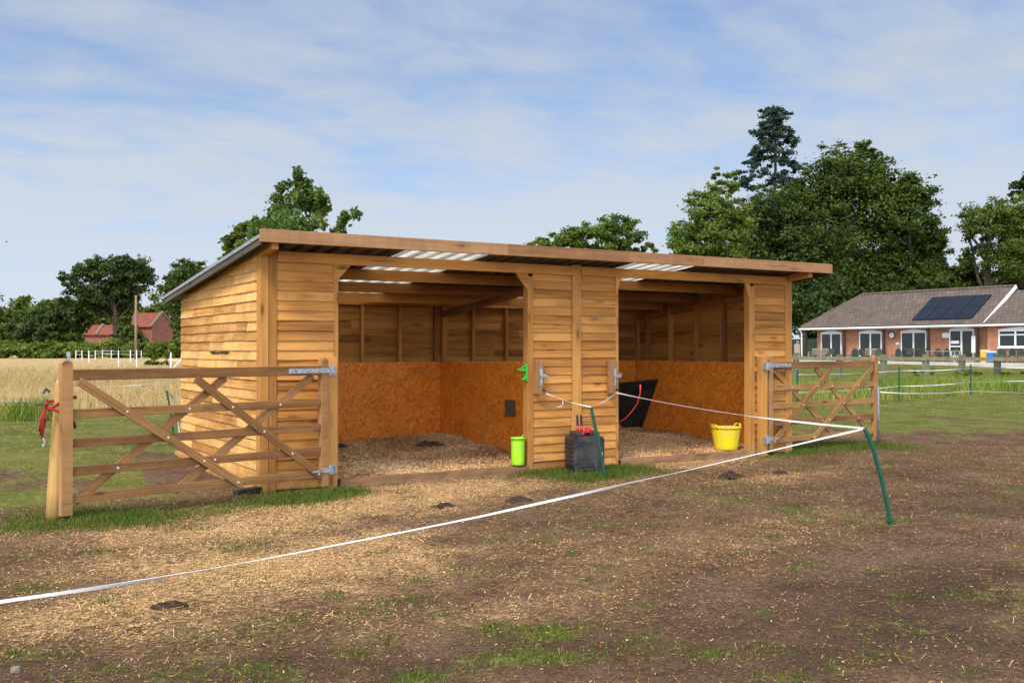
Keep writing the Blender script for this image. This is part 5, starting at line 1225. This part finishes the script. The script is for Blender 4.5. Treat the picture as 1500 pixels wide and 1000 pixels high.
mp = wn('ShaderNodeMapping', {'Vector': cv.outputs[0], 'Rotation': (0, 0, .35), 'Scale': (.7, 1.0, 1)})
na = wn('ShaderNodeTexNoise', {'Vector': mp.outputs[0], 'Scale': 1.7, 'Detail': 7., 'Roughness': .58, 'Distortion': .3})
nb = wn('ShaderNodeTexNoise', {'Vector': mp.outputs[0], 'Scale': 5.2, 'Detail': 5., 'Roughness': .6, 'Distortion': .4})
ad = wn('ShaderNodeMath', {0: na.outputs[0], 1: wn('ShaderNodeMath', {0: nb.outputs[0], 1: .5}, operation='MULTIPLY').outputs[0]}, operation='ADD')
mr_ = wn('ShaderNodeMapRange', {0: ad.outputs[0], 1: .54, 2: .94, 3: .24, 4: .95})
hz = wn('ShaderNodeMapRange', {0: sx.outputs[2], 1: .02, 2: .27, 3: .72, 4: 0.})
fm = wn('ShaderNodeMath', {0: mr_.outputs[0], 1: hz.outputs[0]}, operation='ADD', use_clamp=True)
mx = wn('ShaderNodeMix', data_type='RGBA'); t.links.new(fm.outputs[0], mx.inputs[0]); sk2 = wn('ShaderNodeVectorMath', {0: sky.outputs[0], 1: (.48, .61, .775)}, operation='MULTIPLY'); t.links.new(sk2.outputs[0], mx.inputs[6]); 
dp = wn('ShaderNodeVectorMath', {0: tc.outputs['Generated'], 1: tuple(sd)}, operation='DOT_PRODUCT')
gl = wn('ShaderNodeMapRange', {0: dp.outputs['Value'], 1: .45, 2: 1., 3: 1., 4: 2.6})
db = wn('ShaderNodeVectorMath', {0: tc.outputs['Generated'], 1: (-.42, -.86, .28)}, operation='DOT_PRODUCT')  # extra sky brightness added behind the camera to light the front and bays
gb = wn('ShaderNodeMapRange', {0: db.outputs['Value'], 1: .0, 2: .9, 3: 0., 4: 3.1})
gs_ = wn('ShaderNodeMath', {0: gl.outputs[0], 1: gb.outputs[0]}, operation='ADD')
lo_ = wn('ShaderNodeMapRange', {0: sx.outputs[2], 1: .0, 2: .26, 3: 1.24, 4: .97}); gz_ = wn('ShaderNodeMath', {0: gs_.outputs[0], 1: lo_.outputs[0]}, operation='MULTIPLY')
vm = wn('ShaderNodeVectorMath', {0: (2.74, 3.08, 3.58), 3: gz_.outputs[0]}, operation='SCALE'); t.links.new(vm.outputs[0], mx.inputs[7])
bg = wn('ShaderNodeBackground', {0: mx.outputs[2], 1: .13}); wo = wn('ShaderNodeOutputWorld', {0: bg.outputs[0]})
sc.view_settings.view_transform = 'Standard'; sc.view_settings.look = 'None'; sc.view_settings.exposure = 0.66; sc.view_settings.gamma = 1
sc.render.engine = 'CYCLES'; sc.cycles.max_bounces = 8; sc.cycles.diffuse_bounces = 6; sc.cycles.transparent_max_bounces = 4
